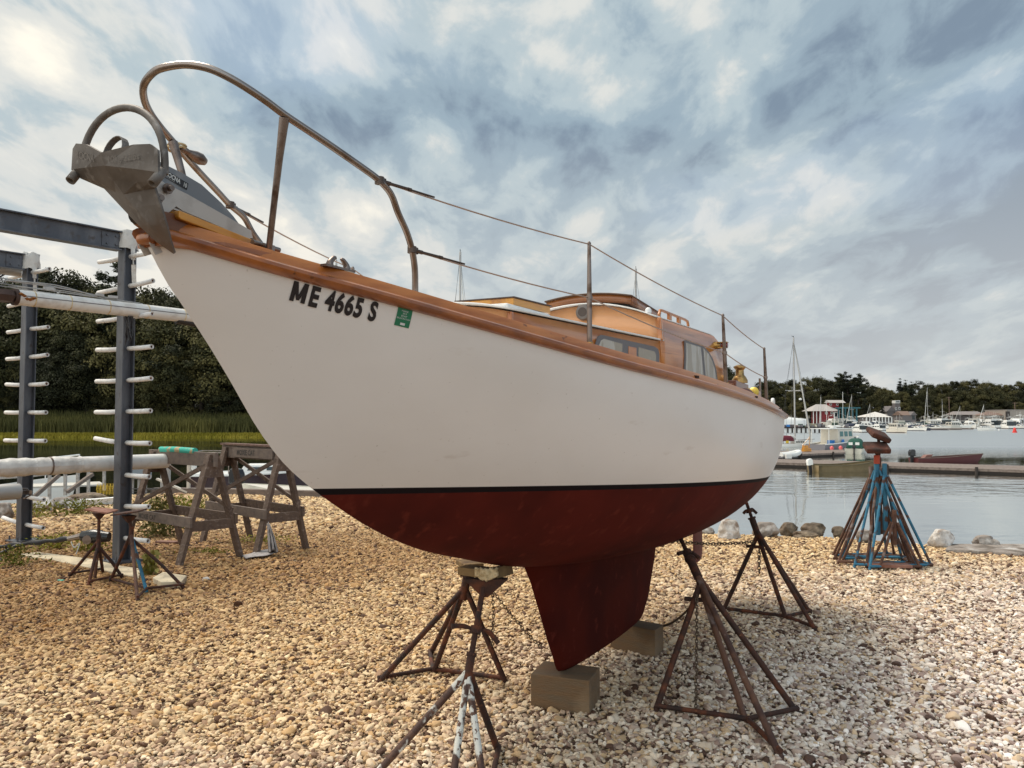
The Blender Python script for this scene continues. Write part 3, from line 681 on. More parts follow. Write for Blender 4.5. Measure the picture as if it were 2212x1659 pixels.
# keel
def foil(xl, xt, z, th, n=13):
    out = []
    for k in range(n):
        t = (1-math.cos(math.pi*k/(n-1)))/2; out.append((xl+(xt-xl)*t, th*2.2*(math.sqrt(t)*(1-t)**.8), z))
    return [(x, -y, z_) for x, y, z_ in out] + [(x, y, z_) for x, y, z_ in reversed(out[1:-1])]
m = MB(); lv = [(1.00,2.32,4.86,.10),(.90,2.42,4.83,.085),(.80,2.50,4.79,.075),(.60,2.62,4.71,.065),(.42,2.725,4.60,.06),(.33,2.785,4.545,.058),(.27,2.82,4.47,.056),(.235,2.845,4.43,.055),(.215,2.875,4.39,.052),(.204,2.93,4.33,.042)]
sec = [foil(xl, xt, z, th) for z, xl, xt, th in lv]; rows = [s_+[s_[0]] for s_ in sec]
m.grid(rows); q = len(rows[0]); b = (len(rows)-1)*q; m.f.append(tuple(b+j for j in range(q-1))); m.mi.append(0)
m.build('keel', bottom_red, boat, smooth=45, fixn=True)
# rudder with its stock
m = MB(); rows = []
for z, xl, xt, th in [(1.0,5.86,6.16,.022),(.8,5.86,6.16,.022),(.6,5.85,6.17,.020),(.45,5.85,6.17,.018),(.40,5.88,6.13,.016),(.385,5.93,6.08,.012)]:
    s_ = foil(xl, xt, z, th, 9); rows.append(s_+[s_[0]])
m.grid(rows); q = len(rows[0]); m.f.append(tuple((len(rows)-1)*q+j for j in range(q-1))); m.mi.append(0)
rud = m.build('rudder', material('rudder_paint', (.16,.045,.035), .8, layers=[((.10,.025,.02),6,.45,.65)]), boat, smooth=45, fixn=True)
m = MB(); m.box((5.84,0,.81),(.10,.035,.05)); m.tube([(5.9,0,.85),(5.9,0,.72)],.02,8); m.build('stock', bronze, rud)

# registration number and sticker, laid on the flare of the port bow
def text_mesh(body, size, bold=0.0, shear=0.0, spacing=1.0, align='LEFT'):
    cu = bpy.data.curves.new('lettering', 'FONT'); cu.body = body; cu.size = size; cu.offset = bold; cu.shear = shear; cu.space_character = spacing; cu.align_x = align; cu.resolution_u = 4
    o = bpy.data.objects.new('lettering', cu); COL.objects.link(o); bpy.context.view_layer.update()
    dg = bpy.context.evaluated_depsgraph_get(); me = bpy.data.meshes.new_from_object(o.evaluated_get(dg))
    vs = [tuple(v.co) for v in me.vertices]; fs = [tuple(p.vertices) for p in me.polygons]
    bpy.data.objects.remove(o); bpy.data.curves.remove(cu); bpy.data.meshes.remove(me); return vs, fs
def lettering(name, body, size, place, mat_, parent, thick=.0, sx=1.0, **k):
    vs, fs = text_mesh(body, size, **k)
    if not vs: return None
    m = MB(); m.add([place(x*sx, y) for x, y, z in vs], fs); o = m.build(name, mat_, parent); return o
def on_hull(x0, off):
    def p(tx, ty, eps=.0025):
        x = x0+tx; z = f_zs(x)-off+ty
        return (x-.5*eps, -(hull_y(x, z)+eps), z)
    return p
CAP = .0625/.73
regn = lettering('registration_number', 'E 4665 S', CAP, lambda x, y: on_hull(.4365,.069)(x,y), ink, boat, bold=.0036, sx=.68, spacing=1.12)
hm = on_hull(.379, .069); m = MB(); cap_ = .0615
for q in ([(0,0),(.0135,0),(.0135,cap_),(0,cap_)], [(.0345,0),(.048,0),(.048,cap_),(.0345,cap_)], [(.0,cap_),(.0145,cap_),(.0285,.006),(.0195,.006)], [(.0335,cap_),(.048,cap_),(.0285,.006),(.0195,.006)]):
    m.add([hm(x, y, .0025+.0002*len(m.f)) for x, y in q], [(0,1,2,3)])
m.build('registration_letter', ink, boat)
ph = on_hull(.737, .066)
m = MB(); g = [[ph(.056*i/6, .062*j/6, .0015) for j in range(7)] for i in range(7)]; m.grid(g, True); stk = m.build('registration_sticker', sticker_green, boat)
for j, (tt, sz, yy) in enumerate([('MAINE',.0085,.050),('2019',.0078,.042),('BOAT',.0085,.033),('REGISTRATION',.0075,.0245)]):
    lettering('sticker_lettering', tt, sz, lambda x, y, yy=yy: ph(.028+x, y+yy, .0025), label_white, stk, align='CENTER')
m = MB(); m.grid([[ph(.020+.018*i/3, .005+.008*j/2, .0025) for j in range(3)] for i in range(4)], True); m.build('sticker_panel', label_white, stk)

# pulpit
PP = [(.03,0,2.742),(.051,.072,2.746),(.076,.138,2.732),(.114,.183,2.710),(.161,.213,2.687),(.219,.235,2.663),(.281,.252,2.638),(.41,.292,2.592),(.553,.33,2.542),(.632,.349,2.512),(.701,.348,2.481),(.747,.345,2.427),(.806,.340,2.373),(.849,.335,2.315),(.878,.328,2.252),(.893,.320,2.178),(.897,.318,2.10)]
path = spl([(x,y,z) for x, y, z in reversed(PP)]+[(x,-y,z) for x, y, z in PP[1:]], 5)
m = MB(); m.tube(path, .0118, 12); pul = m.build('pulpit', steel, boat, smooth=60)
for s in (-1, 1):
    m = MB(); m.tube([(.357,.108*s,2.19),(.321,.170*s,2.382),(.295,.215*s,2.517),(.280,.247*s,2.632)], [.0105,.0105,.0118,.016], 12); m.lathe([(.022,0),(.022,.006),(.013,.012)], (.357,.108*s,2.195), 12)
    m.build('pulpit_leg', dull_steel, boat, smooth=50)
    m = MB(); m.lathe([(.024,0),(.024,.006),(.014,.012)], (.897,.318*s,2.11), 12); m.build('pulpit_base', dull_steel, boat, smooth=50)

# stanchions and lifelines
ST = [(1.76, .478, 0), (3.20, .423, -.065), (4.26, .389, -.065)]
f_si = lambda x: f_yb(x)-.045
def stanchion(x, h, dx, s):
    z = f_zs(x)+.045; y = s*f_si(x); m = MB(); m.tube([(x,y,z),(x+dx*.5,y,z+h*.5),(x+dx,y,z+h)], [.0125,.0115,.008], 10); m.lathe([(.0085,0),(.0095,.004),(.004,.012)], (x+dx,y,z+h), 8)
    for zz in (h*.5,): m.lathe([(.0145,-.008),(.0145,.008)], (x+dx*.5,y,z+zz), 10)
    o = m.build('stanchion', dull_steel, boat, smooth=50)
    m = MB(); m.box((x,y-s*.006,z+.004),(.085,.05,.008)); m.lathe([(.018,0),(.016,.035)], (x,y,z+.006), 10); m.build('stanchion_base', bronze, o)
for x, h, dx in ST:
    for s in (-1,1): stanchion(x, h, dx, s)
for s in (-1, 1):
    up = [(.632,.349*s,2.512)]+[(x+dx, f_si(x)*s, f_zs(x)+.045+h) for x, h, dx in ST]
    lo = [(.849,.335*s,2.315)]+[(x+dx*.5, f_si(x)*s, f_zs(x)+.045+h*.5) for x, h, dx in ST]
    for P in (up, lo):
        m = MB(); full = []
        for a_, b_ in zip(P[:-1], P[1:]):
            a_, b_ = Vector(a_), Vector(b_)
            for t in np.linspace(0,1,9)[:-1]:
                q = a_.lerp(b_, t); q.z -= .010*4*t*(1-t)*(b_-a_).length; full.append(q)
        full.append(Vector(P[-1])); m.tube(full, .0030, 6); ll = m.build('lifeline', wire, boat, smooth=60)
        a_, b_ = Vector(P[0]), Vector(P[1]); d = (b_-a_).normalized()
        m = MB(); m.tube([a_+d*.015, a_+d*.045, a_+d*.05, a_+d*.13, a_+d*.14, a_+d*.25], [.008,.008,.006,.0065,.0045,.0035], 8)
        m.tube([a_+d*.125, a_+d*.14], .0075, 8); m.box(a_+d*.012, (.03,.012,.024)); m.tube([a_-Vector((0,0,.012)), a_+Vector((0,0,.012))], .0165, 10)
        m.build('turnbuckle', material('turnbuckle_%d' % len(MATS), (.10,.07,.055), .4, metal=.7), ll, smooth=50)

# bow platform (gold varnished wedge), roller cheeks, stem fitting
m = MB(); m.prism([(x,-.066,z) for x, z in [(.043,2.311),(.043,2.290),(.05,2.286),(.40,2.250),(.445,2.262),(.37,2.277)]], (0,.132,0)); bp_ = m.build('bow_platform', gold_wood, boat, bevel=.003)
m = MB(); m.prism([(x,-.050,z) for x, z in [(-.018,2.300),(-.022,2.268),(.03,2.246),(.40,2.228),(.40,2.246),(.045,2.288),(.043,2.303)]], (0,.10,0)); m.build('platform_chock', material('chock_wood',(.22,.075,.015),.5,coat=.3,layers=[((.12,.035,.008),7,.45,.65,(.3,2,2))]), boat, bevel=.003)
m = MB()
ck = [(-.03,2.40),(-.005,2.398),(.02,2.388),(.10,2.376),(.262,2.341),(.360,2.318),(.368,2.296),(.35,2.289),(.085,2.322),(.06,2.330),(.035,2.306),(.01,2.296),(-.02,2.318)]
for y in (-.034,.030): m.prism([(x,y,z) for x, z in ck], (0,.004,0))
m.bar((.03,0,2.325),(.36,0,2.291),.060,.005)
br = m.build('anchor_roller_bracket', galv_light, boat)
for (x, z) in ((.022,2.372),(-.012,2.335)):
    m = MB(); m.tube([(x,-.062,z),(x,.045,z)], .0085, 10); m.tube([(x,-.05,z),(x,-.038,z)], .0155, 6); m.build('bolt', dull_steel, br, smooth=40)
m = MB(); m.lathe([(.016,-.05),(.026,-.04),(.018,0),(.026,.04),(.016,.05)], (-.02,0,2.292), 14, Matrix.Rotation(R(90),3,'X')); m.build('roller', black_rubber, br, smooth=50)
m = MB(); m.lathe([(.010,-.030),(.017,-.026),(.019,0),(.017,.026),(.010,.030)], (-.012,0,2.222), 14, Matrix.Rotation(R(90),3,'X')); sf = m.build('stem_cap', teak_dark, boat, smooth=40)
m = MB()
for y in (-.024,.021): m.prism([(-.022,y,2.205),(.0,y,2.175),(.05,y,2.200),(.05,y,2.238),(-.01,y,2.238)], (0,.003,0))
m.build('stem_plate', galv_light, sf)
m = MB(); m.prism([(-.004,-.05,2.20),(.16,-.13,2.216),(.50,-.2,2.20),(.50,.2,2.20),(.16,.13,2.216),(-.004,.05,2.20)], (0,0,.016)); m.build('bow_deck_plank', teak_dark, boat)
# bow chock (two horns), cleat and anchor rode fitting at the foot of the pulpit leg
m = MB(); xc = .545; yc = f_yb(xc)-.03; zc = f_zs(xc)+.079
for dx, dr in ((-.045,1),(.045,-1)):
    base = Vector((xc+dx, -yc, zc)); pts = spl([base, base+Vector((dr*.004,0,.018)), base+Vector((dr*.022,0,.034)), base+Vector((dr*.034,0,.034))], 4)
    m.tube(pts, [.015,.014,.013,.012,.011,.010,.009,.0085,.008,.007,.006,.004,.003][:len(pts)], 8)
m.box((xc,-yc,zc+.002),(.15,.026,.008)); m.build('bow_chock', dull_steel, boat, smooth=50)
m = MB(); m.box((.36,-.10,2.245),(.05,.03,.04)); m.tube([(.30,-.10,2.262),(.42,-.10,2.258)], .009, 8); m.tube([(.40,-.05,2.27),(.40,-.05,2.20)], .007, 6); m.build('bow_cleat', steel, boat, smooth=50)
m = MB(); m.tube(spl([(.385,0,2.30),(.45,-.01,2.275),(.50,-.02,2.245),(.56,-.03,2.24)],5), .008, 6); m.build('anchor_chain', chain_mat, boat, smooth=50)
for x, w_ in ((2.66,.05),(3.72,.045),(4.72,.045)):
    m = MB(); ny = f_yb(x)-.009; m.box((x,-ny,f_zs(x)+.052),(w_,.014,.013)); m.build('scupper', material('scupper_%d' % len(MATS), (.03,.012,.008), .9), boat)

# coach roof: low forward trunk
ws = lambda x: float(I(x,[1.6,3.2,4.4],[.345,.53,.62]))
def crown(y, w): return .040*(1-(y/w)**2)
m = MB(); top_z = lambda x: 2.188-.006*(x-1.6)
YT = np.linspace(-1,1,17)
XT = np.linspace(1.60,3.3,12)
lip = .012
for s in (-1,1):
    m.grid([[(x, s*ws(x), f_zs(x)+.02), (x, s*(ws(x)-.006), top_z(x)-lip)] for x in np.linspace(1.6,4.42,16)])
m.build('trunk_side', cabin_wood, boat, smooth=30, solid=.012)
m = MB(); m.grid([[(1.605-.03*(1-t*t), t*ws(1.6), 2.05), (1.625-.03*(1-t*t), t*(ws(1.6)-.004), top_z(1.6)-lip+crown(t,1))] for t in YT]); m.build('trunk_front', cabin_front, boat, smooth=30, solid=.012)
for s in (-1,1):
    m = MB(); m.bar((1.60,s*.345,2.04),(1.612,s*.342,2.176),.022,.022,(1,0,0)); m.build('corner_post', cabin_wood, boat, bevel=.004)
m = MB(); m.grid([[(x-(.03*(1-t*t)*max(0,1-(x-1.59)/.3)), t*(ws(x)+.006), top_z(x)+crown(t,1)) for t in YT] for x in np.linspace(1.59,3.25,24)]); m.build('trunk_roof', white_paint, boat, smooth=50, solid=.010)
# forward hatch box: white coaming, varnished frame with dark edged lid, brass hinge, white vent dome behind it
hz0 = 2.262
m = MB(); m.box((2.14,0,2.240),(.50,.36,.045)); m.build('hatch_coaming', white_paint, boat, bevel=.012)
hrot = Matrix.Rotation(R(-1.0),3,'Y')
m = MB(); m.box((2.196,0,2.284),(.434,.33,.038), hrot); fh = m.build('forward_hatch', gold_wood, boat, bevel=.003)
m = MB(); m.box((2.196,0,2.306),(.448,.345,.006), hrot); m.build('hatch_lid', material('dark_lid_edge',(.07,.04,.03),.5), fh)
m = MB(); m.tube([(1.974,-.10,2.268),(1.974,-.02,2.268)], .006, 8); m.build('hinge', brass_yellow, fh)
m = MB(); m.lathe([(.062,0),(.060,.02),(.050,.028),(.066,.034),(.062,.038),(.02,.041)], (2.32,.14,2.305), 20); m.build('vent_dome', white_paint, boat, smooth=45)

# doghouse
df = lambda t: 3.20+.05*(1-t*t)
dt_z = 2.322; wdh = lambda x: ws(x)-.004
m = MB(); m.grid([[(df(t)-.002, t*wdh(3.2), top_z(3.2)-.02+crown(t,1)*.8), (df(t)+.03, t*(wdh(3.2)-.012), dt_z-.012+.115*(1-t*t))] for t in YT]); m.build('doghouse_front', cabin_front, boat, smooth=30, solid=.014)
def side_z(x): return float(I(x,[3.2,4.25,4.50],[2.318,2.296,2.215]))
for s in (-1,1):
    m = MB(); m.grid([[(x, s*(ws(x)+.002), f_zs(x)+.03), (x, s*(ws(x)+.001), 2.12 if x<4.3 else 2.05), (x, s*(ws(x)-.016), side_z(x)-.008)] for x in np.linspace(3.205,4.52,20)]); m.build('doghouse_side', cabin_wood, boat, smooth=30, solid=.012)
    m = MB(); m.bar((3.205,s*.532,2.175),(3.232,s*.516,2.316),.03,.026,(1,0,0)); m.build('corner_post', cabin_wood, boat, bevel=.004)
m = MB(); m.grid([[(x+.05*(1-t*t)*(x<3.3), t*(ws(x)-.022), side_z(x)+.002+.115*(1-t*t)) for t in YT] for x in np.linspace(3.19,4.52,22)]); m.build('doghouse_roof', white_paint, boat, smooth=50, solid=.008)
m = MB(); m.grid([[(4.52, t*.60, 1.85),(4.50, t*.60, 2.21+.115*(1-t*t))] for t in YT]); m.build('companionway_bulkhead', cabin_wood, boat, smooth=30, solid=.012)
# brass ringed portlight in the doghouse front
RX = Matrix.Rotation(R(-90),3,'Y')
m = MB(); m.lathe([(.027,-.01),(.027,.024),(.046,.020),(.052,.008),(.052,-.01)], (3.244,-.015,2.380), 24, RX); pl = m.build('portlight', material('portlight_ring',(.15,.13,.12),.4,metal=.6), boat, smooth=40)
m = MB(); m.lathe([(.030,0),(.030,.003)], (3.222,-.015,2.380), 20, RX); m.build('glass', material('portlight_glass',(.05,.03,.02),.1), pl)
# sliding hatch with arched front
m = MB(); ha = lambda y: 2.478+.030*(1-(y/.295)**2)
m.grid([[(3.36, y, ha(y)-.052), (3.355, y, ha(y))] for y in np.linspace(-.295,.295,15)])
for s in (-1,1): m.grid([[(x, s*.295, ha(.295)-.055-(x-3.36)*.075), (x, s*.295, ha(.295)-(x-3.36)*.075)] for x in np.linspace(3.36,3.95,6)])
sh = m.build('sliding_hatch', material('hatch_varnish',(.26,.085,.02),.35,coat=.5,layers=[((.13,.04,.012),8,.45,.65,(2,.4,3)),((.42,.18,.05),4,.56,.72)]), boat, smooth=35, solid=.016)
m = MB(); m.grid([[(x, y, ha(y)+.003-(x-3.36)*.075) for y in np.linspace(-.305,.305,13)] for x in np.linspace(3.335,3.95,6)]); m.build('hatch_top', material('hatch_top',(.09,.045,.025),.6), sh, smooth=40, solid=.008)
m = MB(); m.lathe([(.022,0),(.02,.022),(.008,.034)], (3.42,-.385,2.375), 14); m.build('deck_fitting', white_paint, boat, smooth=50)
# handrail loops on the doghouse roof
for s in (-1,1):
    m = MB(); hy = lambda x: s*.43; hzr = lambda x: side_z(x)+.115*(1-(.43/ws(x))**2)
    m.tube([(3.50,hy(0),hzr(3.5)+.01),(3.52,hy(0),hzr(3.52)+.042),(3.58,hy(0),hzr(3.6)+.047),(4.1,hy(0),hzr(4.1)+.047),(4.17,hy(0),hzr(4.17)+.042),(4.19,hy(0),hzr(4.19)+.01)], .010, 8)
    for x in (3.73,3.95): m.box((x,hy(x),hzr(x)+.022),(.05,.018,.045))
    m.build('handrail', teak, boat, smooth=50)
# windows: trunk side (two panes in one grey frame) and doghouse side (curved after edge)
def on_trunk(x, z, s, e=.0): 
    w = ws(x)+e+.008-(.012*max(0,(z-2.12)/.18) if x > 3.2 else 0); return (x, s*w, z)
def window(outer, panes, s):
    m = MB(); m.prism([on_trunk(x, z, s, 0) for x, z in outer], (0, s*.006, 0)); fr = m.build('side_window', grey_frame, boat)
    for p in panes:
        m = MB(); m.prism([on_trunk(x, z, s, .0035) for x, z in p], (0, s*.0045, 0)); m.build('pane', brown_pane, fr)
for s in (-1,1):
    window([(2.365,2.00),(2.365,2.085),(2.39,2.130),(2.43,2.142),(3.095,2.128),(3.14,2.116),(3.158,2.085),(3.150,1.99)],
           [[(2.39,2.00),(2.39,2.075),(2.42,2.112),(2.45,2.122),(2.665,2.112),(2.655,2.0)],[(2.862,1.99),(2.868,2.108),(3.085,2.098),(3.105,2.08),(3.10,1.99)]], s)
    m = MB(); m.prism([on_trunk(x,z,s,.0035) for x,z in [(2.735,1.99),(2.74,2.104),(2.84,2.102),(2.84,1.99)]], (0,s*.0045,0)); m.build('window_mullion', cabin_wood, boat)
    window([(3.565,1.93),(3.59,2.10),(3.605,2.206),(3.65,2.216),(3.93,2.206),(3.99,2.190),(4.07,2.165),(4.15,2.12),(4.21,2.06),(4.25,1.98),(4.26,1.92)],
           [[(3.585,1.93),(3.61,2.09),(3.625,2.192),(3.90,2.184),(3.96,1.93)],[(4.00,1.93),(3.955,2.180),(4.05,2.152),(4.12,2.11),(4.18,2.05),(4.225,1.96),(4.228,1.93)]], s)
# navigation light, bronze winch on its coaming box, round vent, stern block
m = MB(); m.tube([(4.25,-.60,2.222),(4.25,-.645,2.222)], [.030,.024], 12); m.box((4.25,-.66,2.205),(.05,.06,.006)); m.box((4.25,-.66,2.242),(.055,.07,.007)); nl = m.build('navigation_light', bronze, boat, smooth=40)
m = MB(); m.tube([(4.25,-.650,2.222),(4.25,-.695,2.222)], .019, 14); m.build('lens', red_lens, nl, smooth=40)
m = MB(); m.prism([(4.25,-.63,1.84),(4.25,-.63,1.952),(5.25,-.63,1.925),(5.25,-.63,1.83)], (0,-.10,0)); m.build('cockpit_coaming', teak_dark, boat, bevel=.006)
m = MB(); m.prism([(4.28,-.66,1.90),(4.28,-.66,1.975),(4.70,-.66,1.958),(4.70,-.66,1.89)], (0,-.085,0)); m.build('winch_box', material('winch_box_wood',(.17,.045,.02),.4,coat=.4), boat, bevel=.006)
m = MB(); m.lathe([(.058,0),(.058,.02),(.045,.045),(.032,.06),(.030,.095),(.040,.108),(.044,.112),(.044,.122),(.030,.130),(.012,.136)], (4.56,-.71,1.965), 20); m.build('winch', material('winch_bronze',(.42,.25,.09),.3,metal=.85,layers=[((.13,.07,.03),20,.52,.68)]), boat, smooth=40)
m = MB(); m.lathe([(.015,0),(.036,.004),(.036,.03),(.02,.04)], (4.84,-.76,1.90), 18, Matrix.Rotation(R(-70),3,'Y')); m.build('horn_vent', brass_yellow, boat, smooth=40)
m = MB(); m.lathe([(.0,0),(.045,.0),(.05,.02),(.02,.035)], (4.36,-.80,1.88), 16, Matrix.Rotation(R(25),3,'X')); m.build('deck_vent', material('dark_vent',(.09,.03,.02),.4), boat, smooth=40)
m = MB(); m.tube([(4.97,-.70,1.93),(5.30,-.72,1.985)], .006, 6); m.tube([(5.28,-.72,1.80),(5.26,-.72,2.03)], .009, 8); m.build('tiller_fitting', steel, boat, smooth=50)
m = MB(); m.lathe([(.032,-.012),(.036,-.006),(.036,.006),(.032,.012)], (5.72,-.74,1.845), 18, Matrix.Rotation(R(90),3,'X')); m.box((5.72,-.74,1.80),(.03,.03,.06)); m.build('stern_block', white_paint, boat, smooth=40)

V = Vector
# ------------------------------------------------------------------ anchor on the bow roller (a thing of its own)
anchor = empty('anchor', BO, BPHI, 'galvanised spade anchor with roll bar hanging on the bow roller', 'anchor')
V3 = lambda x, y, z: Vector((x, y, z))
# heel plate with lettering, then the V-shaped blade seen from below; the anchor hangs slightly rolled
def rz_(y): return .16*y
RR = [[(-.122,-.178,2.452),(-.128,-.155,2.466),(-.136,-.10,2.462),(-.161,0,2.432)],
      [(-.122,-.182,2.392),(-.126,-.155,2.394),(-.134,-.10,2.397),(-.150,0,2.400)],
      [(-.108,-.160,2.372),(-.110,-.135,2.372),(-.112,-.085,2.368),(-.118,0,2.366)]]
rows = [[V3(x, y, z+rz_(y)) for x, y, z in r_]+[V3(x, -y, z+rz_(-y)) for x, y, z in r_[::-1][1:]] for r_ in RR]
# below the kink the blade narrows and swings out to port, clear of the stem
for (nx_, nz_, ny_), (fx_, fz_, fy_), (cx_, cz_, cy_) in (((-.081,2.340,-.117),(-.079,2.368,.097),(-.095,2.332,-.010)), ((-.064,2.298,-.120),(-.069,2.317,.045),(-.080,2.295,-.038)),
        ((-.038,2.246,-.115),(-.051,2.251,-.020),(-.054,2.246,-.068)), ((-.016,2.202,-.108),(-.027,2.204,-.065),(-.026,2.205,-.087)), ((.002,2.174,-.102),(.002,2.174,-.098),(.001,2.173,-.100))):
    a_, b2, c2_ = V3(nx_,ny_,nz_), V3(cx_,cy_,cz_), V3(fx_,fy_,fz_)
    rows.append([a_, a_.lerp(b2,.25), a_.lerp(b2,.6), b2, c2_.lerp(b2,.6), c2_.lerp(b2,.25), c2_])
m = MB(); m.grid(rows); fl = m.build('fluke', galv, anchor, solid=.009)
for s in (-1,1):
    m = MB(); m.tube([(-.136,s*.172,2.356+rz_(s*.17)),(-.104,s*.174,2.400+rz_(s*.17))], .0120, 12, caps=False); m.build('roll_bar_socket', galv, anchor, smooth=50, solid=.004)
m = MB(); arc = []
for k in range(25):
    a_ = math.pi*k/24; y_ = -.176*math.cos(a_); arc.append((-.10+.010*math.sin(a_), y_, 2.392+.190*math.sin(a_)**.85+rz_(y_)))
m.tube(arc, .0105, 12); m.build('roll_bar', galv, anchor, smooth=60)
m = MB(); arc = [(-.125+.012*math.sin(math.pi*k/10), -.040*math.cos(math.pi*k/10)-.005, 2.442+.046*math.sin(math.pi*k/10)) for k in range(11)]
for i_, p_ in enumerate(arc[:-1]): m.bar(p_, arc[i_+1], .020, .0025, V(arc[i_+1]).lerp(V(p_),.5)-V((-.12,-.005,2.43)))
m.build('lug', galv, anchor)
shk = [(-.02,2.462),(.034,2.456),(.105,2.445),(.178,2.429),(.259,2.390),(.31,2.358),(.362,2.316),(.366,2.300),(.34,2.300),(.02,2.348),(-.09,2.372),(-.125,2.385),(-.12,2.42)]
m = MB(); m.prism([(x,-.007,z) for x, z in shk], (0,.014,0)); sk = m.build('shank', galv_dark, anchor, bevel=.002)
e1 = Vector((.093,0,-.022)).normalized(); e2 = Vector((.022,0,.093)).normalized(); o0 = Vector((.026,-.0085,2.4185))
m = MB(); q = [o0, o0+e1*.097, o0+e1*.097+e2*.0225, o0+e2*.0225]; m.add(q, [(0,1,2,3)]); lb = m.build('shank_label', black_gloss, sk)
pl_ = lambda dx, dy: (lambda x, y: tuple(o0+e1*(dx+x)+e2*(dy+y)+Vector((0,-.0008,0))))
lettering('label_lettering', 'ROCNA', .0195, pl_(.012,.0065), label_white, sk, bold=.0006, sx=.80)
lettering('label_lettering', '10', .0185, pl_(.079,.0055), label_white, sk, bold=.0004, sx=.75)
lettering('label_lettering', 'www.rocna.com', .0045, pl_(.012,.0015), label_white, sk, sx=1.2)
heel = lambda y, dz: (float(I(abs(y),[0,.1,.15,.18],[-.1565,-.1415,-.130,-.115])), -y, 2.382+dz)
# cast lettering on the heel (seen from the front): runs from starboard to port
cast = material('cast_letters', (.16,.135,.115), .6, metal=.3)
def cast_pos(y0, zz):
    def f(x, y):
        yy = y0+(-x)          # x grows towards port (-y)
        ax = float(I(abs(yy),[0,.1,.155,.18],[-.158,-.1375,-.1305,-.125])); return (ax-.0062, yy, zz+y+.16*yy+.16*abs(yy))
    return f
lettering('cast_lettering', 'ROCNA', .030, cast_pos(.150,2.400), cast, fl, sx=1.0)
lettering('cast_lettering', '10kg/22lbs', .026, cast_pos(-.018,2.402), cast, fl, sx=.95)
# shackle lashing on the pulpit: wooden handled clip
clip = empty('lashing_clip', BO, BPHI, 'brown wooden handled clip lashed to the pulpit above the anchor shank', 'clip')
m = MB(); c_ = Vector((.335,.268,2.622)); m.lathe([(.006,0),(.012,.01),(.010,.03),(.019,.06),(.021,.085),(.013,.105)], c_+Vector((-.02,-.02,0)), 12, Matrix.Rotation(R(100),3,'Y')); m.build('handle', dull_steel, clip, smooth=50)
m = MB(); m.tube([c_+Vector((.03*math.cos(a_)-.02,.03*math.sin(a_),.004*math.sin(3*a_))) for a_ in np.linspace(0,6.0,14)], .0045, 6); m.tube([c_+Vector((.028*math.cos(a_)-.02,.03*math.sin(a_),.012)) for a_ in np.linspace(0,6.0,14)], .004, 6); m.build('lashing', carpet, clip, smooth=50)
# ------------------------------------------------------------------ chains
def chain_mb(pts, r=.0028, ln=.028, wd=.008):
    m = MB(); P = [Vector(p) for p in pts]; cum = [0]
    for a_, b_ in zip(P[:-1], P[1:]): cum.append(cum[-1]+(b_-a_).length)
    tot = cum[-1]; step = ln*.72; k = int(tot/step)
    for i in range(k):
        d = (i+.5)*step; j = max(q for q in range(len(cum)) if cum[q] <= d); j = min(j, len(P)-2)
        t = (d-cum[j])/(cum[j+1]-cum[j]); c = P[j].lerp(P[j+1], t); ax = (P[j+1]-P[j]).normalized()
        u = ax.cross(Vector((0,0,1)) if abs(ax.z) < .9 else Vector((1,0,0))).normalized()
        if i % 2: u = ax.cross(u)
        m.tube([c+ax*math.cos(a_)*ln*.5+u*math.sin(a_)*wd for a_ in np.linspace(0, 2*math.pi, 9)[:-1]], r, 5, closed=True)
    return m
def sag(a, b, s, n=14):
    a, b = Vector(a), Vector(b); return [a.lerp(b, t)-Vector((0,0,s*4*t*(1-t))) for t in np.linspace(0,1,n)]

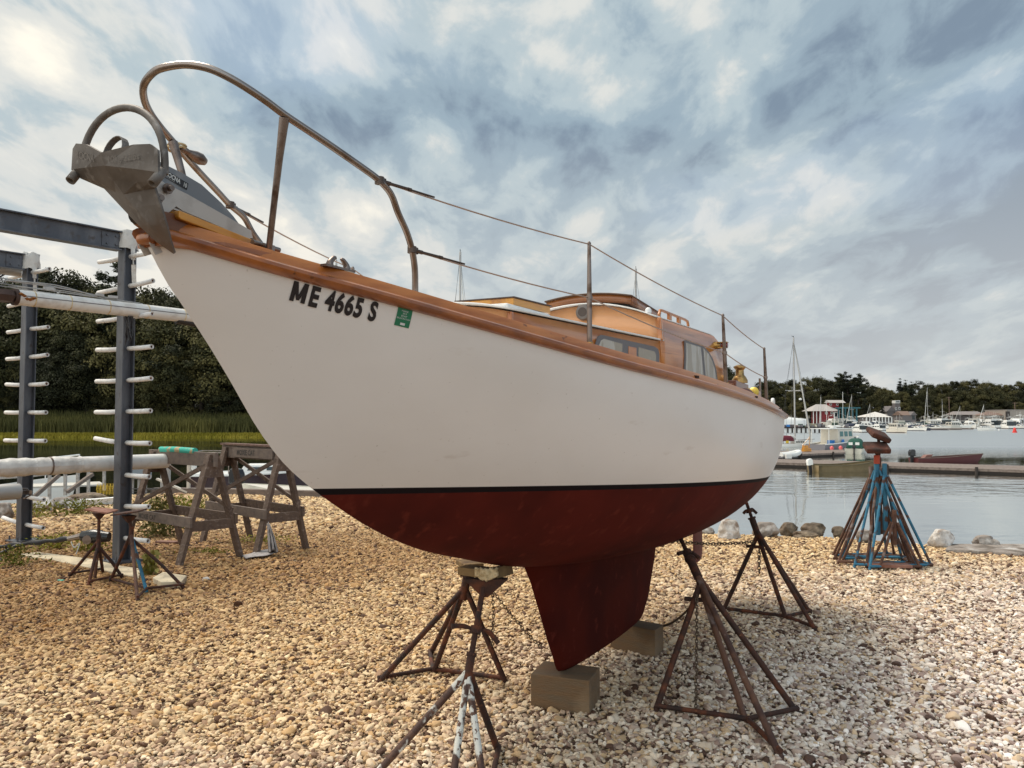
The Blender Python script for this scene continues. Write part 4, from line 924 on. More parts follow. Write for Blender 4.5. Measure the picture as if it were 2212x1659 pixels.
# ------------------------------------------------------------------ jack stands
def jack_stand(label, feet, hub, top, bars, mat_, leg_mats=None, r=.0165, wing=None, group=None, handle_t=.35, screw_r=None, fan_t=(0,.0,0,0), pad=None, name='jack_stand', post_r=None, joint=None):
    cx_ = sum(f[0] for f in feet)/len(feet); cy_ = sum(f[1] for f in feet)/len(feet)
    root = empty(name, (cx_, cy_, 0), 0, label, 'jack stand', group); o_ = Vector((cx_, cy_, 0))
    hub = Vector(hub)-o_; top = Vector(top)-o_; ft = [Vector((f[0], f[1], f[2] if len(f) > 2 else .012))-o_ for f in feet]
    ax = (top-hub).normalized(); pr = post_r or r*1.5
    for i, f in enumerate(ft):
        st = hub-ax*(.02+fan_t[i % len(fan_t)])
        mm = (leg_mats or {}).get(i, mat_)
        d = (f-st).normalized(); m = MB(); m.tube([st, st.lerp(f,.5), f+d*.03], r, 10); m.build('leg', mm, root, smooth=50)
    for a_, b_ in bars:
        m = MB(); up = Vector((0,0,.035)); m.tube([ft[a_]+up, ft[b_]+up], r*.8, 8); m.build('base_bar', mat_, root, smooth=50)
    m = MB(); m.tube([hub-ax*.10, hub+ax*.06], pr, 12); m.tube([hub+ax*.05, hub+ax*.065], pr*1.25, 12); m.build('collar', mat_, root, smooth=45)
    m = MB(); k = int((top-hub).length/.012); m.tube([hub+(top-hub)*(i/k) for i in range(k+1)], [(screw_r or r*.84) if i % 2 else (screw_r or r*.84)*.86 for i in range(k+1)], 8); m.build('screw', mat_, root, smooth=30)
    c = hub+(top-hub)*handle_t; sd = ax.cross(Vector((.25,-.95,.1))).normalized(); w2 = wing or .075
    m = MB(); m.tube([c-ax*.018, c+ax*.018], r*1.7, 8)
    for s in (-1,1): m.tube(spl([c+sd*s*.015, c+sd*s*w2*.5+ax*.006, c+sd*s*w2-ax*.016*(1.5+s)], 4), [r*.55]*4+[r*.72]*5, 7)
    m.build('wing_nut', mat_, root, smooth=50)
    if pad:
        sx, sy, mp_, rz, tilt = pad
        m = MB(); Rm = Matrix.Rotation(rz,3,'Z') @ Matrix.Rotation(tilt[0],3,'X') @ Matrix.Rotation(tilt[1],3,'Y')
        m.box(top+ax*.012, (sx,sy,.032), Rm); m.build('pad', mp_, root, bevel=.004)
    return root
V = Vector
rust_bar = rust
# bow, camera side: rusty post on four legs, the near legs covered in flaking white paint
f_n1 = [at(793,1694), at(968,1752), at(1052,1748), at(1078,1627)]
hubn = atd(1014,1440,4.05); topn = atd(1046,1256,4.22)
n1 = jack_stand('rusty jack stand under the bow with flaking white paint on its legs', f_n1, hubn, topn, [(2,3)], rust,
     {0: rust_white, 1: rust_white, 2: rust_white}, r=.0175, post_r=.0205, handle_t=.42, wing=.125, screw_r=.0165, fan_t=(0,.03,.02,0))
o_ = n1.location
m = MB(); t_ = topn-o_
m.box(t_+V((-.055,.03,.048)), (.13,.10,.040), Matrix.Rotation(R(-35),3,'Z')); m.build('pad_board', board_wood, n1, bevel=.003)
m = MB(); m.box(t_+V((.060,.10,.026)), (.10,.17,.055), Matrix.Rotation(R(-30),3,'Z') @ Matrix.Rotation(R(-14),3,'Y')); m.build('pad_board', board_wood, n1, bevel=.003)
m = MB(); rr_ = random.Random(3)
rows = [[t_+V((.0+.115*u_-.045, -.055+.015*w_+.006*rr_.uniform(-1,1), .075-.066*w_*(1-.45*abs(u_-.5)*2)+.006*rr_.uniform(-1,1))) for u_ in np.linspace(0,1,13)] for w_ in np.linspace(0,1,7)]
m.grid(rows); m.build('carpet_pad', carpet, n1, smooth=70, solid=.012)
m = MB(); m.prism([t_+V((-.10,-.03,.015)), t_+V((.12,-.03,.015)), t_+V((.02,-.02,-.075)), t_+V((-.01,-.02,-.075))], (0,.06,0)); m.build('saddle', rust, n1)
# bow, far side
f_f1 = [at(816,1476), at(928,1416), at(935,1456), at(1093,1477)]
f1 = jack_stand('plain rusty jack stand under the starboard bow left of the flaking white one', f_f1, atd(1006,1262,5.45), atd(1014,1222,5.45), [(0,2),(1,2),(2,3)], rust, r=.0185, handle_t=.5, wing=.05, pad=(.13,.2,board_wood,R(20),(0,0)))
# port quarter, near
f_n2 = [at(1416,1537), at(1614,1566), at(1687,1638), at(1724,1543)]
n2 = jack_stand('rusty jack stand nearest the camera, propping the port side just behind the keel', f_n2, atd(1497,1222,5.28), atd(1456,1131,5.58), [(0,1),(1,2),(1,3)], rust, {1: rust_brown, 2: rust_brown}, r=.0185, handle_t=.28, wing=.07, fan_t=(.12,.02,.0,.06), pad=(.34,.16,board_wood,R(52),(R(-28),R(-6))))
# port quarter, far
f_f2 = [at(1561,1322), at(1699,1340), at(1764,1366), at(1752,1327)]
f2 = jack_stand('rusty jack stand farthest from the camera, under the stern quarter by the shore rocks', f_f2, atd(1629,1133,7.15), atd(1604,1062,7.20), [(0,1),(1,2),(1,3)], rust, r=.0185, handle_t=.42, wing=.06, fan_t=(.07,.02,.0,.04), pad=(.2,.14,board_wood,R(55),(R(-25),0)))
for st_, P_ in ((n2, (f_n2, atd(1497,1222,5.28))), (f2, (f_f2, atd(1629,1133,7.15)))):
    fe, hb = P_; m = MB(); a_ = V(hb).lerp(fe[0], .24)-st_.location; b_ = V(hb).lerp(fe[1], .24)-st_.location; m.tube([a_, b_], .014, 8); m.build('brace', rust, st_, smooth=50)

tag(chain_mb(sag(atd(1068,1280,4.9), atd(1172,1402,4.98), .015)).build('chain', chain_mat, smooth=60), 'thin rusty chain running from the bow stand down to the red keel', 'chain')
tag(chain_mb([atd(1064,1275,4.9), atd(1066,1330,4.9), atd(1063,1402,4.9)]).build('chain', chain_mat, smooth=60), 'loose chain end dangling below the bow stand beside the wing nut', 'chain')
tag(chain_mb(sag(atd(1419,1163,6.7), atd(1630,1170,7.1), .03), ln=.040, r=.0042, wd=.012).build('chain', chain_mat, smooth=60), 'rusty chain stretched level behind the rudder to the farthest stand', 'chain')
tag(chain_mb([atd(1640,1186,7.1), atd(1640,1240,7.08)], ln=.040, r=.0042, wd=.012).build('chain', chain_mat, smooth=60), 'short chain end hanging from the brace of the farthest stand', 'chain')
tag(chain_mb([atd(1505,1285,5.1), atd(1505,1400,5.0), atd(1503,1545,4.9)], r=.0035).build('chain', chain_mat, smooth=60), 'long thin chain hanging to the gravel inside the nearest stern stand', 'chain')
tag(chain_mb(sag(atd(1432,1352,6.2), atd(1500,1300,5.3), .03), r=.003).build('chain', chain_mat, smooth=60), 'slack chain from the rear keel block to the nearest stern stand', 'chain')

# keel blocks
def block(label, tl, tr, br, h=.2, z0=-.02):
    a_, b_, c_ = V(tl), V(tr), V(br); d_ = a_+(c_-b_); c = (a_+c_)/2; base = V((c.x, c.y, 0))
    m = MB(); m.prism([p-base-V((0,0,p.z-z0)) for p in (a_,b_,c_,d_)], (0,0,h-z0))
    o = m.build('keel_block', block_wood, None, bevel=.006, fixn=True); o.location = base; tag(o, label, 'timber block', 'timber blocks under the keel'); return o
block('squared timber block in front, carrying the tip of the red keel', at(1146,1455,.2), at(1273,1471,.2), at(1296,1441,.2))
block('squared timber block at the back with a blue smear on its top, behind the keel', at(1318,1343,.2), at(1415,1362,.2), at(1433,1349,.2))

# ------------------------------------------------------------------ mast rack
E1 = V((.588,.809,0)); RW = V((.79,-.613,0)).normalized()
PA = at(262,1216); PB = at(51,1172)
def post(label, base, ztop, pegs, peg_sides, beam_len, seed):
    root = empty('mast_rack_frame', base, 0, label, 'mast rack', 'steel frames of the mast rack')
    m = MB(); m.box((0,0,ztop/2), (.014,.13,ztop), Matrix.Rotation(math.atan2(RW.y, RW.x),3,'Z'))
    rz_ = Matrix.Rotation(math.atan2(RW.y, RW.x),3,'Z')
    for s in (-1,1): m.box(rz_ @ V((0, s*.066, ztop/2)), (.155,.014,ztop), rz_)
    m.build('upright', beam_steel, root)
    m = MB(); m.box((0,0,.03), (.34,.34,.025), rz_); 
    for sx in (-1,1):
        for sy in (-1,1): m.tube([rz_ @ V((sx*.13,sy*.13,.04)), rz_ @ V((sx*.13,sy*.13,.10))], .012, 6)
    m.build('base_plate', beam_steel, root)
    m = MB(); zc = ztop-.12
    a_ = -E1*.10; b_ = -E1*beam_len
    m.bar(a_+V((0,0,zc)), b_+V((0,0,zc)), .012, .2)
    for s in (-1,1): m.bar(a_+V((0,0,zc+s*.108)), b_+V((0,0,zc+s*.108)), .13, .014)
    m.build('cross_beam', beam_steel, root)
    m = MB(); m.bar(-E1*.10+V((0,0,zc))+RW*.011, -E1*.32+V((0,0,zc))+RW*.011, .012, .17)
    for q in (.15,.26):
        for dz in (-.05,.05): m.tube([-E1*q+V((0,0,zc+dz))+RW*.014, -E1*q+V((0,0,zc+dz))+RW*.034], .012, 6)
    m.build('splice_plate', beam_steel, root)
    rr = random.Random(seed)
    for z in pegs:
        for s in peg_sides(z):
            tilt = rr.uniform(-.012,.012)+(.03 if rr.random() < .15 else 0); a_ = RW*s*.08+V((0,0,z)); b_ = RW*s*(.60 if s > 0 else .70)+V((0,0,z+tilt))
            m = MB(); m.tube([a_, a_.lerp(b_,.5)+V((0,0,-.004)), b_], .0265, 12, caps=False); m.tube([b_, a_.lerp(b_,.5)+V((0,0,-.004))], .018, 10, caps=False); pg = m.build('peg_sleeve', foam, root, smooth=60, solid=.003)
            m = MB(); m.tube([a_, b_-(b_-a_)*.03], .017, 10); m.build('peg', rust, pg, smooth=60)
    # crumpled plastic over the top of the upright
    m = MB(); rows = []
    for i in range(6):
        zz = ztop+.02-.045*i; row = []
        for k in range(17):
            a_ = 2*math.pi*k/16; rad = .115*(1+.10*math.sin(5*a_+i)+rr.uniform(-.06,.06)) if i > 0 else .10*(1+rr.uniform(-.2,.2))
            row.append((rad*math.cos(a_), rad*math.sin(a_), zz+rr.uniform(-.012,.012)))
        row[-1] = row[0]; rows.append(row)
    m.grid(rows); m.add([rows[0][k] for k in range(16)], [tuple(range(16))])
    q = spl([(RW*.13)+V((0,0,ztop-.2)), RW*.15+V((0,0,ztop-.4)), RW*.12+E1*.03+V((0,0,ztop-.62))], 4)
    for a_, b_ in zip(q[:-1], q[1:]): m.bar(a_, b_, .05, .004)
    m.build('plastic_cap', wrap, root, smooth=80)
    return root
zA = atd(268,507,9.96).z; zB = atd(50,556,11.66).z
vz = lambda v, y: atd(CU, v, y).z
post('steel rack frame with white foam pegs, nearest the sailboat bow', PA, zA, [vz(v, 9.9) for v in (557,620,687,754,822,889,956,1025,1092,1160)], lambda z: (-1,1) if z > 1.25 else (1,), 5.2, 4)
post('steel rack frame with white foam pegs, at the left edge behind the other', PB, zB, [vz(v, 11.6) for v in (593,653,713,773,832,891,951,1011,1071,1130)], lambda z: (-1,1), 5.2, 9)

def spar(label, c, q0, q1, r, mat_, name='boat_mast', group='bare masts lying in the steel rack'):
    a_ = V(c)-E1*q0; b_ = V(c)+E1*q1
    root = empty(name, (a_+b_)/2, 0, label, 'boat mast', group); o_ = root.location
    m = MB(); m.tube([a_-o_, b_-o_], r, 20); m.build('spar_tube', mat_, root, smooth=50); return root, a_-o_, b_-o_
# upper mast, camera side of the front frame
c1 = PA+RW*.30; c1.z = vz(674, 9.8)
s1, a1, b1 = spar('white lashed mast with rigging on top, uppermost in front of the rack', c1, 1.36, .70, .082, mast_white)
for q in (.18,.55,.98,1.45,1.92):
    m = MB(); c = a1+E1*q; m.tube([c-E1*.006, c+E1*.006], .0845, 20); m.build('lashing', carpet, s1, smooth=50)
m = MB(); m.bar(a1+RW*.080+V((0,0,.012)), b1+RW*.080+V((0,0,.012)), .006, .010); m.build('sail_track', material('track_grey',(.16,.15,.15),.6), s1)
m = MB(); m.tube([a1-E1*.02, a1+E1*.02], .088, 16); m.tube([a1-E1*.9, a1], .06, 12); m.lathe([(.10,-.06),(.13,0),(.10,.06)], a1-E1*.12, 12); m.build('mast_head_fitting', material('dark_fitting',(.05,.025,.018),.7), s1, smooth=50)
m = MB(); rr = random.Random(8); m.add([], [])
for i in range(5):
    p = a1+E1*(.03+.03*i)+RW*.075; m.lathe([(.0,-.02),(.03+.01*rr.random(),0),(.0,.02)], p+V((0,0,rr.uniform(-.03,.03))), 8)
m.build('rust_stain', material('rust_orange',(.26,.10,.02),.9), s1, smooth=60)
m = MB()
for i in range(6):
    y0, z0 = rr.uniform(-.07,.07), .085+rr.uniform(0,.07); q0 = rr.uniform(-.9,0); q1 = rr.uniform(.7,1.5)
    m.tube(spl([a1+E1*q0+RW*y0+V((0,0,z0+.02)), a1+E1*(q0+q1)/2+RW*(y0+rr.uniform(-.03,.03))+V((0,0,z0+rr.uniform(-.02,.05))), a1+E1*q1+RW*y0*.5+V((0,0,.09))], 4), .006, 5)
for i in range(4): m.box(a1+E1*rr.uniform(.2,1.2)+V((0,0,.11+rr.uniform(0,.03))), (.10,.03,.03), Matrix.Rotation(R(54+rr.uniform(-20,20)),3,'Z'))
m.build('rigging_wires', mast_grey, s1, smooth=60)
m = MB(); pts = [b1-E1*1.0+V((0,0,-.10))]
for i in range(16): m.tube(spl([b1-E1*(.80+.05*rr.random())+RW*rr.uniform(-.03,.06)+V((0,0,-.08)), b1-E1*(.80+.03*i/10)+RW*rr.uniform(-.05,.07)+V((0,0,-.22-.2*rr.random())), b1-E1*(.78+.02*rr.random())+RW*rr.uniform(-.03,.05)+V((0,0,-.10))],4), .008, 5)
m.tube([b1-E1*.22+V((0,0,-.06)), b1+E1*.03+V((0,0,-.085))], [.05,.04], 10); m.build('line_bundle', black_rubber, s1, smooth=60)
# wrapped middle mast behind the front frame
c2 = PA-RW*.33; c2.z = vz(1000, 10.15)
s2, a2, b2 = spar('thick mast bound in translucent plastic wrap, crossing behind the front rack post', c2, 4.2, .75, .092, mast_white)
m = MB(); rows = []
for i in range(90):
    q = 3.85*i/89; c = a2+E1*q; rad = .100*(1+.05*math.sin(i*1.7)+.035*math.sin(i*.63)); rows.append([c+(RW*math.cos(t)+V((0,0,1))*math.sin(t))*rad for t in np.linspace(0,2*math.pi,17)])
m.grid(rows); m.build('plastic_wrapping', wrap, s2, smooth=70)
for q in (1.05,1.5,2.05,2.2,2.9,3.5):
    m = MB(); c = a2+E1*q; m.tube([c-E1*.008, c+E1*.008], .107, 18); m.build('lashing', dull_steel, s2, smooth=50)
m = MB(); m.tube([b2-E1*.52+RW*.06+V((0,0,.075)), b2-E1*.50+RW*.064+V((0,0,.078))], .02, 10); m.build('slot', black_rubber, s2)
# lower grey mast ending beside the back frame, upper one behind it
c3 = PB+RW*.36; c3.z = vz(1057, 11.4)
s3, a3, b3 = spar('lower grey mast whose butt end stops by the back rack post', c3, 3.5, -.22, .105, mast_grey)
m = MB(); m.tube([b3+V((0,0,.04)), b3+E1*.1+V((0,0,.03)), b3+E1*.16+V((0,0,-.06)), b3+E1*.06+V((0,0,-.10))], .012, 6); m.box(b3+E1*.10+V((0,0,-.02)), (.10,.06,.05)); m.build('shackle', steel, s3, smooth=50)
c4 = PB-RW*.30; c4.z = vz(592, 11.85)
s4, a4, b4 = spar('pale mast at the very top of the rack by the left edge', c4, 3.5, -.02, .075, mast_grey)
m = MB(); m.tube(spl([b4-E1*.2+V((0,0,-.07)), b4-E1*.5+V((0,0,-.25)), b4-E1*.9+V((0,0,-.08))],5), .012, 6); m.build('halyard', black_rubber, s4, smooth=50)
c5 = PB+RW*.30; c5.z = vz(636, 11.5)
s5, a5, b5 = spar('thin white boom lying just below the topmost mast', c5, 3.5, -.55, .05, mast_white)

# black furled jib gear on the ground
fur = empty('jib_furler', (-5.6,10.5,0), 0, 'black jib furler with silver sleeve lying behind the small stands', 'sail furler')
P0 = atd(236,1160,10.3)-fur.location; P1 = atd(176,1158,10.3)-fur.location; P2 = atd(147,1164,10.3)-fur.location; P3 = atd(0,1181,10.4)-fur.location; P4 = atd(-200,1186,10.5)-fur.location
m = MB(); rr = random.Random(2); pts = [P2.lerp(P3, t) if t <= 1 else P3.lerp(P4, t-1) for t in np.linspace(0,2,40)]
m.tube([p+V((0,0,.006*math.sin(i*1.3))) for i, p in enumerate(pts)], [.028+.007*math.sin(i*.9) for i in range(40)], 10); m.build('rolled_sail', black_rubber, fur, smooth=60)
m = MB(); q0 = P2.lerp(P3, .72); m.tube(spl([q0, q0+V((-.12,-.25,-.10)), atd(0,1214,9.9)-fur.location, atd(-60,1250,9.6)-fur.location], 6), .022, 8); m.build('furling_line', black_rubber, fur, smooth=60)
m = MB(); m.tube([P2, P2.lerp(P1,.6), P1], [.030,.036,.042], 14); m.build('sleeve', steel, fur, smooth=50)
m = MB(); ax_ = (P0-P1); m.tube([P1, P1+ax_*.3, P1+ax_*.5, P1+ax_*.75, P0], [.055,.085,.09,.07,.06], 16); m.build('drum', black_gloss, fur, smooth=45)
m = MB(); c_ = P1+ax_*.33; 
for rad, w_ in ((.055,.010),(.022,.012)): m.lathe([(rad,-.01),(rad,w_)], c_+V((0,-.085,-.03)), 18, Matrix.Rotation(R(90),3,'X'))
m.build('sheave', steel, fur, smooth=50)
m = MB(); m.tube(spl([P2+V((.05,-.02,-.03)), P2+V((.1,-.04,-.10)), P2+V((.16,-.03,-.05)), P2+V((.13,-.05,-.18))],5), .007, 6); m.build('cord', label_white, fur, smooth=60)

# concrete footing strip and slab
m = MB(); pts = [at(28,1198,.03), at(84,1192,.03), at(199,1207,.03), at(262,1222,.03), at(306,1228,.03), at(300,1247,.03), at(253,1237,.03), at(199,1226,.03), at(100,1206,.03)]
m.prism([p-V((0,0,.15)) for p in pts], (0,0,.15)); tag(m.build('concrete_footing', concrete, bevel=.008, fixn=True), 'long narrow concrete footing under the steel rack posts', 'footing')
m = MB(); pts = [at(330,1247,.07), at(352,1235,.07), at(404,1243,.07), at(392,1256,.07), at(348,1257,.07)]
m.prism([p-V((0,0,.12)) for p in pts], (0,0,.12)); tag(m.build('concrete_slab', concrete, bevel=.008, fixn=True), 'broken pale concrete slab beside the small rusty stand', 'slab')

# small boat stands by the rack
def small_stand(label, feet, hub, top, plate_pts, bars, mats, plate_mat):
    root = empty('boat_stand', (hub.x, hub.y, 0), 0, label, 'boat stand', 'small boat stands beside the rack'); o_ = root.location
    for i, f in enumerate(feet):
        m = MB(); m.tube([hub-o_-V((0,0,.02*i)), (hub.lerp(f,.55))-o_, f-o_+V((0,0,.012))], .017, 8); m.build('leg', mats[i % len(mats)], root, smooth=50)
    for a_, b_ in bars:
        m = MB(); m.tube([feet[a_]-o_+V((0,0,.05)), feet[b_]-o_+V((0,0,.05))], .013, 7); m.build('base_bar', rust, root, smooth=50)
    m = MB(); m.tube([hub-o_-V((0,0,.12)), hub-o_+V((0,0,.06))], .023, 10); m.tube([hub-o_, top-o_], .016, 10); m.build('post', rust, root, smooth=50)
    m = MB(); m.prism([p-o_ for p in plate_pts], (0,0,-.014)); pt = m.build('top_plate', plate_mat, root, fixn=True)
    m = MB(); m.lathe([(.02,-.07),(.07,-.015),(.08,0)], top-o_-V((0,0,.004)), 4); m.build('gusset', rust, pt)
    return root
hb = atd(213,1168,8.75); tp = atd(214,1106,8.75)
small_stand('small rusty stand with a pinkish square top plate, left of the front rack post', [at(147,1249), at(191,1267), at(222,1238), at(265,1251), at(205,1253)], hb, tp,
            [atd(182,1100,8.8), atd(205,1094,9.2), atd(256,1101,9.05), atd(232,1108,8.65)], [(0,2),(1,3)], [rust, rust, rust, rust, rust_brown], rust_plate)
hb = atd(284,1150,8.35); tp = atd(279,1113,8.35)
small_stand('small rusty stand with tilted top plate and one blue leg, in front of the sawhorse', [at(237,1260), at(297,1301), at(317,1282), at(398,1273)], hb, tp,
            [atd(238,1112,8.3), atd(262,1106,8.7), atd(318,1098,8.5), atd(298,1104,8.1)], [(0,2),(2,3),(1,2)], [rust, rust_brown, rust_blue, rust], rust)

# ------------------------------------------------------------------ sawhorses
def sawhorse(label, c_near, c_far, half, H, dark_top=False):
    c_near, c_far = V(c_near), V(c_far); d = (c_far-c_near).normalized(); p = V((d.y, -d.x, 0)); L_ = (c_far-c_near).length
    root = empty('sawhorse', c_near, 0, label, 'sawhorse', 'weathered wooden sawhorses'); O = V((0,0,0))
    m = MB(); m.bar(O-d*.10+V((0,0,H-.09)), d*(L_+.14)+V((0,0,H-.09)), .045, .17, (0,0,1)); m.build('top_beam', old_wood_grey, root, bevel=.004)
    for e in (0, L_):
        for s in (-1,1):
            a_ = d*e+p*s*.035+V((0,0,H-.03)); b_ = d*e+p*s*half+V((0,0,-.02))
            m = MB(); m.bar(a_, b_, .115, .045, p*s); m.build('leg', old_wood, root, bevel=.004)
        t0 = .66; w_ = half*t0+.02; z = H*(1-t0)
        m = MB(); m.bar(d*(e-.035 if e == 0 else e+.035)-p*w_+V((0,0,z)), d*(e-.035 if e == 0 else e+.035)+p*w_+V((0,0,z)), .03, .115, (0,0,1)); m.build('end_rail', old_wood, root, bevel=.003)
        m = MB(); q = d*(e-.062 if e == 0 else e+.062)
        m.prism([q-p*.13+V((0,0,H-.30)), q+p*.13+V((0,0,H-.30)), q+p*.07+V((0,0,H-.12)), q-p*.07+V((0,0,H-.12))], d*.02); m.build('gusset', old_wood, root)
    for s in (-1,1):
        t0 = .62; z = H*(1-t0); y_ = half*t0+.045
        m = MB(); m.bar(-d*.08+p*s*y_+V((0,0,z)), d*(L_+.08)+p*s*y_+V((0,0,z)), .03, .12, (0,0,1)); sr = m.build('side_rail', old_wood_grey if s < 0 else old_wood, root, bevel=.003)
        a_, b_ = (0, L_) if s < 0 else (L_, 0)
        m = MB(); m.bar(d*a_+p*s*.085+V((0,0,H-.16)), d*b_+p*s*(half*.60+.04)+V((0,0,z+.10)), .05, .022, p*s); m.build('diagonal_brace', old_wood, root)
        if s < 0:
            for bd, fr, zz, hh in (('MOXIE CAT', .12, z-.035, .085),) if not dark_top else ():
                lettering('stencil_lettering', bd, hh, lambda x, y, fr=fr, zz=zz: tuple(d*(L_*.93-fr-x)+p*s*(y_+.018)+V((0,0,zz+y))), ink_faint, sr, bold=.002)
    return root, d, p, L_
cn1 = (at(385,1224)+at(520,1205))/2; pr1 = (at(520,1205)-at(385,1224)); per = V((-pr1.y, pr1.x, 0)).normalized()
hz_ = atd(484,976,10.0).z
sw1, d1, p1, L1 = sawhorse('weathered sawhorse with turquoise foam on top, nearer the rack', cn1, cn1+per*1.42, pr1.length/2, hz_)
o_ = sw1.location
m = MB(); m.tube([d1*(.40)+V((0,0,hz_+.0)), d1*.9+V((0,0,hz_+.008)), d1*1.27+V((0,0,hz_+.0))], .040, 10); fo = m.build('foam_pad', turq, None, smooth=60); fo.location = o_
tag(fo, 'turquoise foam pipe lying on top of the nearer sawhorse', 'foam pad')
cn2 = (at(551,1201)+at(662,1187))/2; pr2 = (at(662,1187)-at(551,1201)); per2 = V((-pr2.y, pr2.x, 0)).normalized()
sw2, d2, p2, L2 = sawhorse('weathered sawhorse with a reddish plank on top, partly behind the white bow', cn2, cn2+per2*1.50, pr2.length/2, hz_+.03, dark_top=True)
m = MB(); m.bar(-d2*.12+V((0,0,hz_+.045)), d2*1.62+V((0,0,hz_+.045)), .12, .025); m.build('top_plank', material('reddish_plank',(.19,.11,.085),.85,layers=[((.11,.06,.05),8,.45,.65,(.3,3,3))]), sw2)
m = MB(); m.bar(d2*.15-p2*.045+V((0,0,hz_-.06)), d2*1.25-p2*.045+V((0,0,hz_-.06)), .03, .13); bd = m.build('name_board', old_wood_grey, sw2)
lettering('stencil_lettering', 'MOXIE CAT', .095, lambda x, y: tuple(d2*(1.12-x)-p2*.062+V((0,0,hz_-.09+y))), ink_faint, bd, bold=.003)
# grey rag hanging from the second sawhorse's leg
m = MB(); rows = []
for i in range(25):
    t = i/24; row = []
    for k in range(15):
        w_ = k/14; fold = .035*math.sin(w_*17+t*3)+.02*math.sin(w_*31+t*7)
        if t < .7:
            q = t/.7; c = atd(577+3*q+(5+17*q**.8)*w_, 1130+62*q+3*math.sin(w_*9), 10.28-.10*q+fold*q)
        else:
            q = (t-.7)/.3; c = atd(580-58*q+(22-12*q)*w_, 1192+10*q+9*w_*(1-q*.3), 10.15+fold*.6); g_ = at(580-58*q+(22-12*q)*w_, 1196+10*q+9*w_*(1-q*.3)); c = V((g_.x, g_.y, .02+.03*(1-q)+.018*abs(math.sin(w_*11+q*4))))
        row.append(c)
    rows.append(row)
m.grid(rows); tag(m.build('rag', rag_mat, smooth=70, solid=.006), 'grey rag hanging to the ground from the rear sawhorse leg', 'rag')

# ------------------------------------------------------------------ rocks and small ground clutter
def rock_obj(label, c, s, mat_, seed, name='rock', cat='rock', group=None, rz=0.0, flat=1.0):
    bm = bmesh.new(); bmesh.ops.create_icosphere(bm, subdivisions=4, radius=1.0)
    for v in bm.verts:
        p = v.co.copy(); n_ = mnoise.fractal(p*1.1+V((seed*3.1,seed,0)), 1.0, 2.0, 4)*.42+mnoise.noise(p*4+V((seed,0,0)))*.06
        q = p*(1+n_)
        for ax_ in ((.8,.3,.52),(-.7,.5,.5),(.1,-.9,.42),(0,0,1)):      # knock flats onto it
            a_ = V(ax_).normalized(); d = q.dot(a_); lim = .74
            if d > lim: q -= a_*(d-lim)*.82
        v.co = V((q.x*s[0], q.y*s[1], q.z*s[2]))
    me = bpy.data.meshes.new(name); bm.to_mesh(me); bm.free(); me.materials.append(mat_); me.shade_smooth()
    o = bpy.data.objects.new(name, me); COL.objects.link(o); o.location = c; o.rotation_euler = (0,0,rz); return tag(o, label, cat, group)
RK = [(1575,1146,38,44,rock_white,'upright white quartz rock between the rudder and the farthest stand'),
      (1655,1146,44,34,rock,'mottled grey rock behind the farthest jack stand legs'),
      (1702,1142,34,24,rock_brown,'brown squared rock on the shore, left of the larger brown one'),
      (1756,1144,46,27,rock_brown,'larger brown squared rock between the farthest stand and the blue stands'),
      (1740,1155,44,14,rock_brown,'flat brown stone lying under the two squared brown rocks'),
      (1812,1148,24,20,rock_brown,'small brown rock just left of the blue stands'),
      (1868,1160,32,28,rock,'grey rock seen through the legs of the blue stands'),
      (1945,1172,30,20,rock_white,'pale low rock behind the right legs of the blue stands'),
      (2034,1166,46,40,rock_white,'big round white boulder right of the blue stands'),
      (2128,1171,42,26,rock,'grey wedge shaped rock near the right edge on the stone ledge'),
      (1525,1147,34,16,rock,'low grey rock at the shore right behind the rudder'),
      (1480,1147,34,12,rock_brown,'flat brown stone at the shore between keel and rudder'),
      (88,1092,50,32,rock_white,'pale jagged rock on the left shore under the gangway'),
      (140,1089,42,26,rock,'grey rock beside the pale jagged one on the left shore'),
      (8,1106,34,36,rock,'dark rock at the left edge of the photo by the back rack post'),
      (190,1078,78,22,rock_brown,'long flat brown slab of rock under the gangway posts'),
      (445,1251,14,8,rock_white,'small white stone lying alone on the gravel below the sawhorse')]
for i, (u, v, w_, h_, mt, lb_) in enumerate(RK):
    g_ = at(u, v+h_*.42); dd = g_.y; k = dd/FL
    rock_obj(lb_, (g_.x, g_.y, h_*k*.40), (w_*k*.60, w_*k*.5, h_*k*.72), mt, i+3, rz=rnd.uniform(-.4,.4))
m = MB(); pts = [at(2040,1186,.05), at(2230,1196,.05), at(2420,1208,.05), at(2420,1180,.05), at(2240,1174,.05), at(2050,1174,.05)]
m.prism([p-V((0,0,.25)) for p in pts], (0,0,.25)); tag(m.build('stone_ledge', rock, bevel=.03, fixn=True), 'flat pale stone ledge along the water at the right edge', 'ledge')
m = MB(); pts = [at(330,1067), at(470,1068), at(700,1074), at(860,1090)]
for a_, b_ in zip(pts[:-1], pts[1:]): m.bar(a_+V((0,0,.06)), b_+V((0,0,.06)), .2, .16)
tag(m.build('timber_curb', old_wood_grey, bevel=.01), 'long weathered timber curb edging the gravel behind the sawhorses', 'curb')
